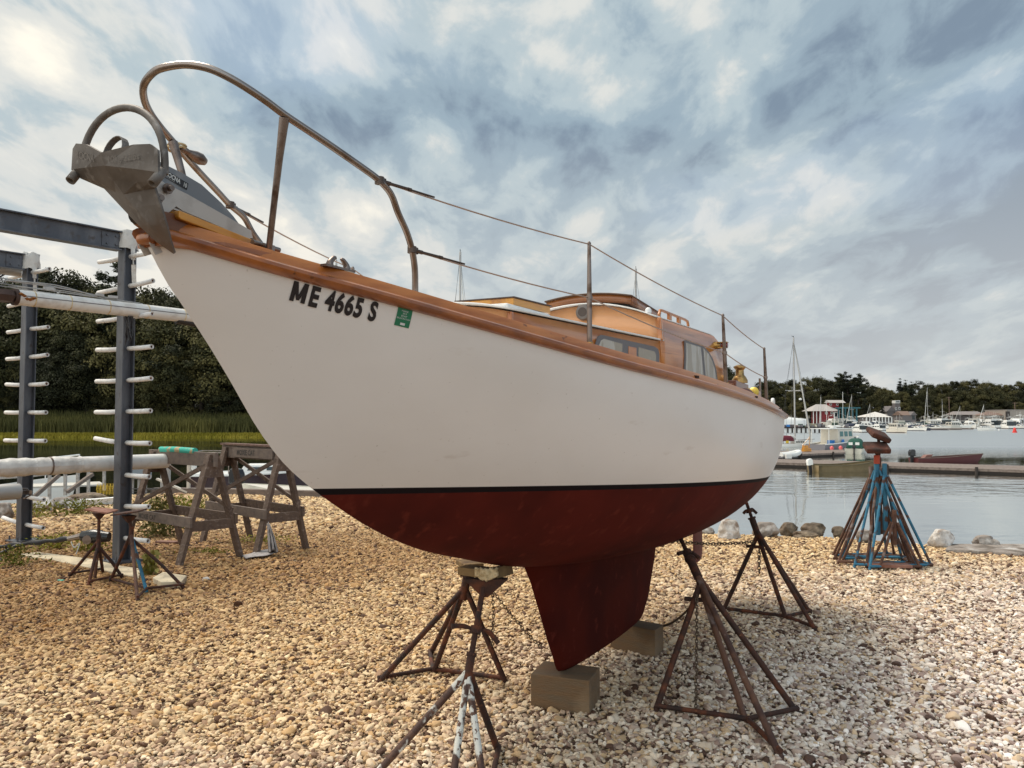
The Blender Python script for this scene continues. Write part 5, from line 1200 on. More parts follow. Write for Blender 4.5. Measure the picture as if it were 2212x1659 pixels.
def weed(label, u, v, w_, h_, n, seed, mat_=leaf_weed, name='weed', group=None, leaf=.03):
    g_ = at(u, v); rs = np.random.RandomState(seed); P = np.c_[rs.normal(0,w_*.4,n), rs.normal(0,w_*.3,n), h_*rs.beta(1.3,1.8,n)]
    P[:,:2] *= (1-.45*P[:,2:3]/h_); nn = rs.normal(size=(n,3)); nn[:,2] += .5; nn /= np.linalg.norm(nn,axis=1,keepdims=True)
    me = leaf_mesh('leaves', P, nn, leaf*rs.uniform(.6,1.3,n), np.clip(rs.normal(.5,.18,n),0,1), mat_, seed, aspect=.4)
    root = empty(name, (g_.x, g_.y, 0), 0, label, 'weed', group); o = bpy.data.objects.new('leaves', me); COL.objects.link(o); o.parent = root
    m = MB(); 
    for i in range(9): m.tube([(rs.normal(0,w_*.1), rs.normal(0,w_*.1), 0), (rs.normal(0,w_*.3), rs.normal(0,w_*.2), h_*rs.uniform(.5,.95))], .004, 4)
    m.build('stems', leaf_weed, root); return root
WG = 'weeds growing through the gravel'
weed('wispy yellow green weed at the left edge below the black furler', 28, 1222, .42, .26, 420, 1, group=WG, leaf=.022)
weed('low yellow green weed right of the back rack post', 120, 1186, .5, .22, 420, 2, group=WG, leaf=.024)
weed('yellow green weed behind the pink topped stand', 198, 1192, .3, .2, 300, 3, group=WG, leaf=.03)
weed('tall scraggly weed bush under the nearer sawhorse', 345, 1160, .5, .62, 900, 4, group=WG, mat_=leaf_reed, leaf=.035)
weed('broad leaved green plant between the small stand and the concrete slab', 322, 1243, .16, .28, 70, 5, group=WG, mat_=leaf_reed, leaf=.06)
weed('yellow flowering weed patch behind the nearer sawhorse', 395, 1108, 1.1, .32, 800, 6, group=WG, leaf=.035)
weed('weed patch at the foot of the left shore rocks', 175, 1112, .8, .3, 500, 7, group=WG, leaf=.035)
weed('small weeds beside the back rack post by the white dinghy', 78, 1118, .6, .3, 320, 8, group=WG, leaf=.035)
weed('thin green weeds between the legs of the rear sawhorse', 560, 1172, .7, .10, 300, 9, group=WG, leaf=.022)
weed('scattered low weeds in front of the nearer sawhorse', 455, 1195, .6, .06, 200, 10, group=WG, leaf=.02)
m = MB(); c_ = at(129,1258); m.prism([V((-.045,0,.02)),V((.03,-.02,.018)),V((.05,.0,.022)),V((-.02,.02,.02))], (0,0,.006)); o = m.build('foam_scrap', turq); o.location = c_; tag(o, 'scrap of turquoise foam lying on the gravel at the left', 'scrap')
m = MB(); c_ = at(362,1176); m.box((0,0,.03), (.30,.12,.03), Matrix.Rotation(R(-15),3,'Z')); o = m.build('board_scrap', material('red_board',(.20,.10,.07),.8)); o.location = c_; tag(o, 'reddish board scrap lying under the nearer sawhorse', 'board')

# ------------------------------------------------------------------ nested blue and rusty stands on the right
def nest_stand(label, c, rz, H, spread, mat_, head, mats=None, name='boat_stand', post_top=None):
    root = empty(name, (c[0], c[1], 0), rz, label, 'jack stand', 'jack stands nested together by the shore')
    hubz = H
    for i in range(4):
        a_ = R(45+90*i); ft_ = V((spread[0]*math.cos(a_)*1.41*.5*2*.5, spread[1]*math.sin(a_)*1.41*.5*2*.5, .012)); top_ = V((.03*math.cos(a_), .03*math.sin(a_), hubz-.02))
        m = MB(); m.tube([top_, ft_], .0155, 9); m.build('leg', (mats or [mat_])[i % len(mats or [1])], root, smooth=50)
    pts = [V((spread[0]*math.cos(R(45+90*i))*.705, spread[1]*math.sin(R(45+90*i))*.705, .05)) for i in range(4)]
    for i in range(4):
        if i == 1: continue
        m = MB(); m.tube([pts[i], pts[(i+1)%4]], .016, 7); m.build('base_bar', rust_brown if mat_ is not rust_blue else mat_, root, smooth=50)
    m = MB(); m.tube([(0,0,.35 if H > 1 else H*.5),(0,0,H+.12)], .026, 12); m.build('post', mat_, root, smooth=50)
    if head:
        zt, wx, wy, tl, mt = head
        m = MB(); m.tube([(0,0,H+.05),(0,0,zt)], .018, 8); m.build('screw', rust, root, smooth=50)
        m = MB(); m.box((0,0,zt+.03), (wx,wy,.065), Matrix.Rotation(tl,3,'Y') @ Matrix.Rotation(R(24),3,'X')); m.build('pad', mt, root, bevel=.018)
        if mat_ is rust_blue: m = MB(); m.tube([(0,0,H+.06),(0,0,H+.16)], .035, 12); m.build('red_collar', material('orange_red_paint',(.35,.05,.02),.7), root, smooth=50)
    return root
NC = at(1908,1222); NC = V((4.30, 9.75, 0)); pad_red = material('weathered_red_pad',(.075,.022,.012),.9,layers=[((.03,.014,.010),8,.42,.62),((.14,.05,.025),18,.6,.7)],bump=(30,.5))
gz = lambda v: atd(1905, v, 9.8).z
nest_stand('tallest rusty stand of the nested cluster with a tilted red pad on top', (4.33,9.80), R(6), gz(1010), (.70,.60), rust_brown, (gz(945), .24, .22, R(20), pad_red))
nest_stand('bright blue stand with a red painted collar in the middle of the nested cluster', (4.27,9.72), R(-8), gz(1012), (.70,.58), rust_blue, (gz(972), .27, .22, 0, pad_red))
nest_stand('faded blue stand at the back of the nested cluster', (4.34,9.90), R(14), gz(1024), (.74,.62), rust_blue, None, mats=[rust_blue, rust_brown, rust_blue, rust_brown])
nest_stand('brown stand at the left of the nested cluster, legs splayed widest', (4.26,9.86), R(-16), gz(1030), (.84,.60), rust_brown, None)
nest_stand('thin blue stand at the front of the nested cluster reaching farthest right', (4.34,9.68), R(9), gz(1022), (.78,.56), rust_blue, None, mats=[rust_blue, rust_brown, rust_blue, rust_blue])
nest_stand('low plain brown stand without pad at the front of the nested cluster', (4.36,9.50), R(-4), gz(1118), (.46,.28), rust_brown, None)
m = MB(); m.box((0,0,.05), (.46,.16,.03), Matrix.Rotation(R(-6),3,'Z')); o = m.build('loose_plate', rust_plate); o.location = (4.25,9.42,0); tag(o, 'pinkish rusty plate lying between the feet of the nested stands', 'steel plate')
# ------------------------------------------------------------------ harbour: boats, docks, buildings
def hull_mb(L_, B, Fb, Fs, draft=.35, full=.86, flare=.18, n=14):
    """open-topped hull, x forward from the transom at -L/2, waterline z=0; Fb/Fs freeboard at bow and stern"""
    m = MB(); rows = []
    for i in range(n+1):
        t = i/n; w = B/2*(full+(1-full)*math.sin(math.pi*min(t*1.3,1)*.5*2)**1)*(1-max(0,(t-.42)/.58)**2.3)+.01
        zt = Fs+(Fb-Fs)*t**1.8; xs = -L_/2+L_*t; rk = .10*L_*max(0,(t-.72)/.28)**2
        zb = -draft*(1-max(0,(t-.7)/.3)**2)
        rows.append([(xs+rk, -w, zt), (xs+rk*.6, -w*(1-flare*t-.03), zt*.45), (xs+rk*.1, -w*(1-flare*t-.12), 0), (xs-rk*.2, -w*.35, zb), (xs-rk*.2, 0, zb-.03), (xs-rk*.2, w*.35, zb), (xs+rk*.1, w*(1-flare*t-.12), 0), (xs+rk*.6, w*(1-flare*t-.03), zt*.45), (xs+rk, w, zt)])
    m.grid(rows); m.f.append(tuple(range(9))); m.mi.append(0); return m, rows
def deck_from(rows, dz=-.03, k0=0):
    m = MB(); m.grid([[ (r[0][0], r[0][1]*.97, r[0][2]+dz), (r[0][0], 0, r[0][2]+dz+.03), (r[8][0], r[8][1]*.97, r[8][2]+dz)] for r in rows[k0:]]); return m
def house(parent, name, x0, x1, wd, z0, z1, mat_, rake=.0, rake_b=.0, taper=.9, win=None, wmat=None, nwin=3, roof=None, ov=.06):
    m = MB(); a_ = [(x0,-wd/2,z0),(x1,-wd/2,z0),(x1,wd/2,z0),(x0,wd/2,z0)]; b_ = [(x0+rake_b,-wd/2*taper,z1),(x1-rake,-wd/2*taper,z1),(x1-rake,wd/2*taper,z1),(x0+rake_b,wd/2*taper,z1)]
    m.add(a_+b_, [(3,2,1,0),(4,5,6,7),(0,1,5,4),(1,2,6,5),(2,3,7,6),(3,0,4,7)]); o = m.build(name, mat_, parent, bevel=.03)
    if roof:
        m = MB(); m.box(((x0+rake_b+x1-rake)/2, 0, z1+.04), (x1-rake-x0-rake_b+ov*4, wd*taper+ov*2, .07)); m.build('roof', roof, parent, bevel=.02)
    if win:
        za, zb = win
        def lerp(z): return (z-z0)/(z1-z0)
        for sd in (-1,1):
            for k in range(nwin):
                t0 = (k+.16)/nwin; t1 = (k+.86)/nwin; q = []
                for t, z in ((t0,za),(t1,za),(t1,zb),(t0,zb)):
                    f_ = lerp(z); xx0 = x0+rake_b*f_+.12; xx1 = x1-rake*f_-.12; q.append((xx0+(xx1-xx0)*t, sd*(wd/2*(1-(1-taper)*f_)+.012), z))
                m = MB(); m.prism(q, (0,sd*.012,0)); m.build('window', wmat or dark_glass, o)
        for k in range(2):
            q = []
            for t, z in ((.08+.48*k,za),(.44+.48*k,za),(.44+.48*k,zb),(.08+.48*k,zb)):
                f_ = lerp(z); w_ = wd*(1-(1-taper)*f_)*.92; q.append((x1-rake*f_+.012, -w_/2+w_*t, z))
            m = MB(); m.prism(q, (.012,0,0)); m.build('windscreen', wmat or dark_glass, o)
    return o
def rails(parent, rows, k0, hgt=.55, mat_=None, r=.02):
    for sd in (0,8):
        m = MB(); top = [V(q[sd])*1.0+V((0,0,hgt)) for q in rows[k0:]]; m.tube(top, r, 5)
        for q in rows[k0::2]: m.tube([V(q[sd]), V(q[sd])+V((0,0,hgt))], r*.8, 4)
        m.build('rail', mat_ or steel, parent)
def mast_rig(parent, h, x=0.3, r=.06, boom=2.6, stay_f=3.2, stay_b=-3.4, mat_=None, sail=True, zb=.6, detail=True):
    mm = mat_ or mast_grey
    m = MB(); m.tube([(x,0,zb),(x,0,h)], r, 8); ms = m.build('mast', mm, parent, smooth=50)
    m = MB(); m.tube([(x,0,h),(x,0,h+.25)], .02, 4); m.tube([(x-.25,0,h+.12),(x+.2,0,h+.12)], .02, 4); m.build('masthead', black_gloss, ms)
    m = MB(); m.tube([(x,-.9,h*.56),(x,.9,h*.56)], .03, 5); m.build('spreader', mm, parent)
    m = MB()
    for sy in (-1,1): m.tube([(x,0,h*.98),(x,sy*.9,h*.56),(x-.1,sy*1.15,zb)], .012, 4)
    m.tube([(x,0,h),(stay_b,0,zb+.2)], .012, 4); m.build('shrouds', black_rubber, parent)
    if sail:
        m = MB(); m.tube([(x,0,h*.97),(stay_f,0,zb+.15)], [.05,.085], 7); m.build('furled_jib', label_white, parent, smooth=50)
    m = MB(); m.tube([(x,0,zb+.9),(x-boom,0,zb+1.0)], [.10,.14], 8); m.build('boom', mast_white, parent, smooth=50)
    return ms
def sailboat_proto(L_=7.5, h=9.0, hull_m=None, cov=None, r=.055):
    root = empty('moored_sailboat'); m, rows = hull_mb(L_, 2.3, 1.0, .75, full=.72); m.build('hull', hull_m or gel, root, smooth=50); deck_from(rows).build('deck', gel, root)
    house(root, 'cabin', -.8, 1.9, 1.35, .8, 1.25, gel, .3, .0, win=(.93,1.12), nwin=4)
    mast_rig(root, h, .6, r, 2.6, L_*.52, -L_*.5, zb=1.1); return root
def boot_stripe(root, rows, mt):
    m = MB()
    for sd, sg in ((2,-1),(6,1)): m.grid([[(q[sd][0], q[sd][1]+sg*.03, q[sd][2]-.05), (q[sd][0]+(q[sd-sg][0]-q[sd][0])*.3, q[sd][1]+(q[sd+sg][1]-q[sd][1])*.3+sg*.03, .24)] for q in rows])
    r0 = rows[0]; m.box((r0[4][0]-.03,0,.12),(.04,abs(r0[2][1])*2,.28)); m.build('boot_stripe', mt, root, solid=.02)
def cruiser_proto(kind):
    root = empty('moored_motorboat')
    if kind == 'fly':
        m, rows = hull_mb(8.0, 3.1, 1.45, 1.0); m.build('hull', gel, root, smooth=50); deck_from(rows).build('deck', gel, root)
        house(root,'cabin',-2.6,1.9,2.5,1.0,2.25,gel,1.0,.2,win=(1.5,2.0),nwin=3); house(root,'flybridge',-2.2,.6,2.0,2.3,2.8,gel,.4,.0)
        m = MB(); m.tube([(-1.9,-.9,2.8),(-2.1,-.85,3.7),(-2.1,.85,3.7),(-1.9,.9,2.8)],.035,6); m.lathe([(.0,0),(.28,.03),(.28,.14),(.0,.18)],(-2.05,0,3.72),12); m.tube([(-2.0,.6,3.7),(-2.3,.62,5.0)],.015,4); m.build('radar_arch', gel, root, smooth=40); rails(root, rows, 8)
        m = MB(); m.box((-3.1,0,1.75),(1.5,2.3,1.2)); m.build('aft_shade_box', dark_glass, root, bevel=.05); boot_stripe(root, rows, dark_hull)  # dark box stands in for the shade under the flybridge deck
    elif kind == 'express':
        m, rows = hull_mb(7.4, 2.7, 1.25, .9, flare=.24); m.build('hull', gel, root, smooth=50); deck_from(rows).build('deck', gel_warm, root)
        house(root,'cabin',-1.4,2.3,2.1,.95,1.5,gel,1.3,.1,win=(1.12,1.38),nwin=2); m = MB(); m.prism([(-.4,-1.0,1.5),(.9,-.95,1.5),(.2,-.8,2.05),(-.3,-.85,2.05)],(0,.03,0)); m.prism([(-.4,.97,1.5),(.9,.92,1.5),(.2,.77,2.05),(-.3,.82,2.05)],(0,.03,0)); m.prism([(.9,-.93,1.5),(.9,.93,1.5),(.2,.8,2.05),(.2,-.8,2.05)],(.03,0,.01)); m.build('windshield', dark_glass, root); rails(root, rows, 8)
        m = MB(); m.grid([[(x, y, .95+1.0*(1-(abs(y)/1.15)**4)*(1-.25*((x+1.7)/1.4)**2)) for y in np.linspace(-1.15,1.15,9)] for x in np.linspace(-3.0,-.4,7)]); m.build('cockpit_canvas', navy, root, smooth=50, solid=.02)
        boot_stripe(root, rows, navy)
    elif kind == 'trawler':
        m, rows = hull_mb(8.4, 3.2, 1.9, 1.2, flare=.12); m.build('hull', grey_hull if 0 else gel_warm, root, smooth=50); deck_from(rows).build('deck', gel_warm, root)
        house(root,'cabin',-2.8,1.6,2.7,1.2,2.9,gel_warm,.25,.0,win=(1.95,2.6),nwin=4,roof=gel); m = MB(); m.tube([(-.6,0,2.9),(-.6,0,5.4)],.05,6); m.tube([(-.6,0,4.8),(-3.2,0,3.6)],.03,5); m.build('mast', mast_grey, root); rails(root, rows, 8, .6); boot_stripe(root, rows, dark_hull)
        m = MB(); m.box((-3.5,0,2.1),(1.3,2.3,.08)); m.box((-3.3,0,1.6),(.1,2.0,.9)); m.build('aft_canopy', canvas_green, root)
    elif kind == 'open':
        m, rows = hull_mb(6.0, 2.3, .95, .75); m.build('hull', navy, root, smooth=50); deck_from(rows,-.2).build('deck', cream, root)
        house(root,'console',-.6,.5,.9,.6,1.4,gel,.3,.0,win=(1.05,1.3),nwin=1); m = MB(); m.box((-.1,0,2.1),(1.7,1.5,.06))
        for sx in (-.7,.5):
            for sy in (-.6,.6): m.tube([(sx,sy,.7),(sx,sy*.95,2.1)],.025,5)
        m.build('hard_top', gel, root); m = MB(); m.box((-3.15,0,.85),(.35,.35,.6)); m.box((-3.2,0,.2),(.16,.16,.9)); m.build('outboard', black_gloss, root, bevel=.05)
    return root
MPR = {}
def moor(kind, u, v, yaw, sc, label, group=None, proto=None):
    first = kind not in MPR
    if first: MPR[kind] = proto() if proto else cruiser_proto(kind); o = MPR[kind]
    else: o = copy_tree(MPR[kind])
    v = max(v, 922.9+rnd.random()*.5); p = at(u, v, WZ); sc *= max(.9, p.y/225); o.location = p; o.rotation_euler = (0,0,R(yaw)); o.scale = (sc,sc,sc); return tag(o, label, 'sailboat' if kind.startswith('sail') else 'motorboat', group)
MG = 'white boats crowding the distant marina'
moor('fly', 1854, 934, 100, .78, 'white flybridge cruiser seen stern on, below the boat hoist', None)
moor('trawler', 1940, 935, -82, .85, 'large warm white trawler seen bow on, right of the white tent')
moor('express', 1981, 931, -76, .86, 'white cruiser with dark windshield just right of the bow on trawler')
moor('fly', 1893, 930, 120, .62, 'small white flybridge boat between the stern on cruiser and the white tent')
moor('open', 2003, 930, -100, .8, 'small open boat with hard top right of the dark windshield cruiser')
moor('express', 2023, 929, -48, .86, 'sleek white cruiser with its bow pointing right below the tall marina mast')
moor('trawler', 2055, 928.5, 205, .72, 'boxy cabin boat right of the sleek cruiser in the marina front row')
row2 = [(2042,923.5),(2068,922),(2080,924),(2093,922),(2104,925.5),(2115,922),(2128,924.5),(2140,922),(2152,925),(2163,922),(2176,925),(2188,922.5),(2199,926),(2212,923),(2226,925),(1826,927),(1812,926),(1876,926),(1908,926),(1843,925),(1970,925),(1986,924.5),(2012,924),(2030,924),(1960,924),(2049,920),(2086,919.5),(2110,919.5),(2134,919.5),(2158,919.5),(2182,919.5),(2205,919.5)]
rb2 = random.Random(12)
row2 += [(rb2.uniform(2005,2240), 923+rb2.random()*3.5) for _ in range(34)]+[(rb2.uniform(1800,1990), 923+rb2.random()*2) for _ in range(12)]
for i, (u, v) in enumerate(row2):
    kd = ('express','fly','open','express','trawler','fly')[i % 6]
    moor(kd, u, v, rnd.uniform(0,360), rnd.uniform(.70,.92), {'express':'small white express cruiser in the crowded rows of the distant marina','fly':'small white flybridge boat in the crowded rows of the distant marina','open':'small open hard top boat in the crowded rows of the distant marina','trawler':'small boxy cabin boat in the crowded rows of the distant marina'}[kd], {'express':'express cruisers in the distant marina','fly':'flybridge boats in the distant marina','open':'open boats in the distant marina','trawler':'cabin boats in the distant marina'}[kd])
def sail_at(u, v, vtop, yaw, label, group=None, kind=None, **k):
    v = max(v, 923.5); p = at(u, v, WZ); top = atd(u, vtop, p.y).z-WZ; key = kind or 'sail%.0f' % u
    k.setdefault('L_', 8.5); o = sailboat_proto(h=top, **k); o.location = p; o.rotation_euler = (0,0,R(yaw)); return tag(o, label, 'sailboat', group)
sail_at(2006, 927, 838, 80, 'distant sailboat with the tallest two spreader mast in the marina')
sail_at(2036, 922, 862, 60, 'distant sailboat with a bare wooden mast right of the tallest marina mast')
sail_at(2131, 930, 874, 175, 'small white daysailer with slender mast moored left of the red buoy', L_=4.6, r=.04)
sail_at(1843, 926, 852, 100, 'distant sailboat mast rising in front of the boat hoist')
sail_at(1882, 921, 872, 100, 'distant sailboat mast rising left of the white tent')
sail_at(2077, 919, 877, 100, 'distant sailboat mast rising in front of the long low building')
sail_at(1775, 925, 853, 80, 'distant sailboat whose mast rises in front of the red boathouse porch')
# masts that rise behind the white hull
for u, v, vt, lb_ in ((988.5,985,541,'sailboat moored behind the hull, its grey mast rising beside the cabin hatch'),(1374.5,980,578,'sailboat moored behind the hull, its dark mast rising over the cabin roof'),(716,985,562,'sailboat moored behind the hull, only its short masthead showing over the bow rail')):
    p = at(u, v, WZ); top = atd(u, vt, p.y).z-WZ; o = sailboat_proto(h=top, r=.10, L_=8.5); o.location = p; o.rotation_euler = (0,0,R(75)); tag(o, lb_, 'sailboat')

# the ketch-like sailboat with burgundy canvas beside the stern of the white hull
pS = at(1716, 967, WZ); ks = empty('moored_sailboat', pS, R(12), 'white sailboat with burgundy canvas and tall mast beside the white stern', 'sailboat')
m, rows = hull_mb(4.4, 1.6, .62, .46, full=.75); m.build('hull', gel, ks, smooth=50); deck_from(rows).build('deck', cream, ks)
house(ks, 'cabin', -.2, 1.25, .9, .48, .86, gel, .2, .0, win=(.60,.74), nwin=4)
hS = atd(1717, 729, pS.y).z-WZ
m = MB(); m.tube([(.10,0,.5),(.10,0,hS)], .085, 10); ms = m.build('mast', mast_grey, ks, smooth=50)
m = MB(); m.tube([(.1,0,hS),(.1,0,hS+.2)], .025, 5); m.tube([(-.15,0,hS+.16),(.1,0,hS+.1)], .03, 5); m.build('masthead', black_gloss, ms)
m = MB(); zs_ = atd(1717, 844, pS.y).z-WZ; m.tube([(.1,-1.25,zs_),(.1,1.25,zs_)], .035, 6); m.tube([(-1.15,-.2,zs_+.02),(1.35,.2,zs_-.02)], .035, 6); m.build('spreader', mast_grey, ks)
m = MB()
for q in ((-.9,-.75),(-.5,.75),(.9,-.6),(.6,.65),(-1.9,0)): m.tube([(.1,0,hS*.97),(q[0]*.9,q[1]*1.4,zs_),(q[0],q[1],.5)] if abs(q[0]) < 1 else [(.1,0,hS),(q[0],0,.5)], .014, 4)
m.build('shrouds', black_rubber, ks)
m = MB(); m.tube([(.1,0,hS*.955),(2.2,0,.55)], [.05,.12], 8); m.build('furled_jib', material('furled_sail',(.45,.43,.40),.7), ks, smooth=50)
m = MB(); m.tube([(.1,0,1.15),(-.4,.0,1.3),(-1.5,0,1.2)], [.15,.20,.13], 8); m.build('sail_cover', mast_white, ks, smooth=50)
m = MB(); m.lathe([(0,-.12),(.16,-.09),(.17,.05),(0,.14)], (.85,0,hS*.44), 12); m.build('radar_dome', gel, ks, smooth=50)
m = MB(); rows2 = [[(x, y, .78+.62*(1-(y/.62)**4)*(1-.5*((x+1.1)/.85)**4)) for y in np.linspace(-.62,.62,9)] for x in np.linspace(-1.85,-.35,9)]; m.grid(rows2); m.build('spray_canvas', canvas_red, ks, smooth=50, solid=.02)
m = MB()
for x in (-1.7,-1.1,-.5):
    for y in (-.55,.55): m.tube([(x,y,.45),(x,y,1.0)], .018, 5)
m.build('canvas_frame', steel, ks)
m = MB(); m.box((-1.25,-.62,.68),(.30,.14,.30)); m.build('life_raft_case', yellow_mat, ks, bevel=.02)
rails(ks, rows, 7, .35)

# lobster boat
pL = at(1806, 970, WZ); lb = empty('lobster_boat', pL, R(38), 'white cabined lobster boat with grey hull beyond the finger dock', 'lobster boat')
lb.scale = (1.28,)*3
m, rows = hull_mb(6.3, 2.2, 1.02, .48, full=.84, flare=.12); m.build('hull', grey_hull, lb, smooth=50); deck_from(rows,-.10).build('deck', cream, lb)
m = MB(); 
for sd in (0,8): m.tube([V(q[sd]) for q in rows], .05, 6)
m.build('rub_rail', gel, lb)
m = MB(); m.grid([[(r[0][0],r[0][1]*.99,r[0][2]-.02),(r[0][0],0,r[0][2]+.12),(r[8][0],r[8][1]*.99,r[8][2]-.02)] for r in rows[9:]]); m.build('foredeck', gel_warm, lb, smooth=50)
hs = house(lb, 'wheelhouse', -1.0, 1.5, 1.7, .45, 1.72, gel_warm, .25, .0, taper=.96, win=(1.10,1.52), wmat=sea_glass, nwin=3, roof=gel)
house(lb, 'trunk_cabin', 1.3, 2.5, 1.3, .7, 1.1, gel_warm, .3, .0, win=(.85,1.0), nwin=2)
m = MB(); m.box((-1.7,0,1.76),(1.6,1.75,.06)); 
for sy in (-.8,.8): m.tube([(-2.4,sy,.5),(-2.4,sy,1.74)], .03, 6)
m.build('aft_awning', gel, lb)
m = MB(); m.tube([(-.2,0,1.8),(-.2,0,3.1)], .03, 6); m.tube([(-.5,.5,1.8),(-.6,.5,4.2)], .018, 4); m.tube([(.3,-.5,1.8),(.35,-.5,4.9)], .018, 4); m.lathe([(0,0),(.28,.03),(.28,.14),(0,.2)], (.2,0,1.85), 12); m.lathe([(0,0),(.2,.03),(.22,.16),(0,.22)], (-.7,.1,1.85), 12); m.box((-.9,-.3,1.9),(.5,.3,.18)); m.build('antenna_mast', gel, lb, smooth=40)
m = MB(); m.prism([(-.8,-1.0,.55),(-.3,-1.0,.55),(-.4,-1.0,.85),(-.7,-1.0,.85)], (0,.05,0)); m.box((-1.6,-.5,.62),(.5,.4,.35)); m.build('blue_tote', blue_mat, lb, bevel=.02)

def outboard(parent, x, y, z, s, mat_, name='outboard', tilt=0):
    Rm = Matrix.Rotation(tilt,3,'Y'); o_ = V((x,y,z))
    m = MB()
    prof = [(-.16,.05),(-.17,.30),(-.10,.42),(.10,.44),(.17,.34),(.16,.05)]
    m.prism([o_+Rm @ V((a_*s,-.13*s,b_*s)) for a_, b_ in prof], Rm @ V((0,.26*s,0))); ob = m.build(name, mat_, parent, bevel=.03*s)
    m = MB(); m.prism([o_+Rm @ V((a_*s,-.05*s,b_*s)) for a_, b_ in [(-.10,.06),(.10,.06),(.05,-.55),(.10,-.62),(-.16,-.62),(-.09,-.5)]], Rm @ V((0,.10*s,0))); m.box(o_+Rm @ V((-.08*s,0,-.42*s)), (.34*s,.20*s,.02*s), Rm); m.build('leg', black_rubber, ob)
    return ob
# boat with green canvas
pG = at(1848, 979, WZ); gb = empty('covered_boat', pG, R(62), 'small white boat with dark green canvas top and black outboard', 'motorboat')
m, rows = hull_mb(4.2, 1.75, .62, .50); m.build('hull', cream, gb, smooth=50); deck_from(rows,-.08).build('deck', gel, gb)
m = MB(); m.grid([[(x, y, .5+.92*(1-(abs(y)/.80)**5)*(1-abs((x-.35)/1.0)**5)) for y in np.linspace(-.8,.8,13)] for x in np.linspace(-.65,1.35,15)]); m.build('canvas_top', canvas_green, gb, smooth=60, solid=.02)
for y in (-.42,.18): 
    m = MB(); m.prism([(-.62,y,.80),(-.62,y+.36,.80),(-.60,y+.36,1.06),(-.60,y,1.06)], (-.06,0,0)); m.build('clear_panel', gel, gb)
outboard(gb, -2.25, -.1, .45, 1.0, black_gloss)
# inflatable dinghy on the dock
pI = at(1702, 990, WZ+.30); inf = empty('inflatable_dinghy', pI, R(25), 'grey and white inflatable dinghy lying on the dock by the white stern', 'dinghy')
m = MB(); m.tube(spl([(-1.0,-.42,.30),(.2,-.45,.30),(.9,-.25,.42),(1.08,0,.48),(.9,.25,.42),(.2,.45,.30),(-1.0,.42,.30)],6), .165, 12); m.build('tube', gel, inf, smooth=60)
m = MB(); m.prism([(-1.0,-.5,.05),(.7,-.3,.08),(.95,0,.22),(.7,.3,.08),(-1.0,.5,.05)], (0,0,.14)); m.build('floor', grey_hull, inf)
m = MB(); m.box((-.95,0,.30),(.06,.62,.38)); m.build('transom', gel, inf)
m = MB(); m.box((-.55,-.62,.20),(.42,.34,.34)); o = m.build('dock_box', gel, None, bevel=.02); o.location = pI+V((.25,-.4,0)); tag(o, 'white dock box beside the inflatable dinghy', 'dock box')
def dock(label, fl, fr, bl, br, group=None, th=.16):
    P4 = [V(p) for p in (fl, fr, br, bl)]; c = sum(P4, V((0,0,0)))/4; root = empty('floating_dock', (c.x,c.y,WZ), 0, label, 'dock', group); o_ = V((c.x,c.y,WZ))
    m = MB(); m.prism([p-o_-V((0,0,th)) for p in P4], (0,0,th)); m.build('deck_boards', dock_wood, root, fixn=True)
    m = MB(); q = [p.lerp(c, .03) for p in P4]; m.prism([p-o_-V((0,0,p.z-o_.z+.15)) for p in q], (0,0,P4[0].z-o_.z+.15-th)); m.build('floats', dock_dark, root, fixn=True)
    n_ = int((P4[1]-P4[0]).length/5)
    for k in range(n_+1):
        p = P4[0].lerp(P4[1], (k+.2)/(n_+.6)) if n_ else P4[0]; dd_ = (P4[0]-P4[3]).normalized(); m = MB(); m.tube([p-o_+dd_*.12-V((0,0,1.0)), p-o_+dd_*.12+V((0,0,.10))], .09, 8); m.build('pile', dock_dark, root, smooth=50)
    return root
zd = WZ+.30
dock('long floating dock crossing the river behind the nested stands', at(1560,995,zd), at(2420,1022,zd), at(1560,988,zd), at(2420,1012,zd))
dock('finger dock with the inflatable and covered boat beside it', at(1640,984.5,zd), at(1826,977,zd), at(1640,976,zd), at(1822,971,zd))
# olive brown jon boat in front of the dock
pJ = at(1822, 1018.5, WZ); jl = empty('jon_boat', pJ, R(7), 'long olive brown aluminium skiff with white outboard moored at the dock', 'skiff')
Lj = (at(1896,1016,WZ)-at(1768,1017,WZ)).length
m = MB(); rows = []
for i in range(15):
    t = i/14; w = .78*(1-max(0,(t-.55)/.45)**2.2*.9); zt = .42+.26*max(0,(t-.35)/.65)**1.8; zb = -.1+.26*max(0,(t-.7)/.3)**2; x = -Lj/2+Lj*t
    rows.append([(x+.15*t**3,-w,zt),(x,-w*.92,zb),(x,0,zb-.02),(x,w*.92,zb),(x+.15*t**3,w,zt)])
m.grid(rows); m.f.append(tuple(range(5))); m.mi.append(0); m.f.append(tuple(70+k for k in range(5))); m.mi.append(0); m.build('hull', jon_paint, jl, smooth=40, solid=.03)
m = MB()
for sd in (0,4): m.tube([V(r[sd]) for r in rows], .03, 6)
m.build('gunwale', material('olive_gunwale',(.10,.08,.04),.5), jl)
m = MB(); m.box((-.8,0,.26),(.35,1.45,.06)); m.box((.8,0,.28),(.35,1.35,.06)); m.build('bench', jon_paint, jl)
outboard(jl, -Lj/2-.20, 0, .36, 1.05, gel, tilt=R(-8))
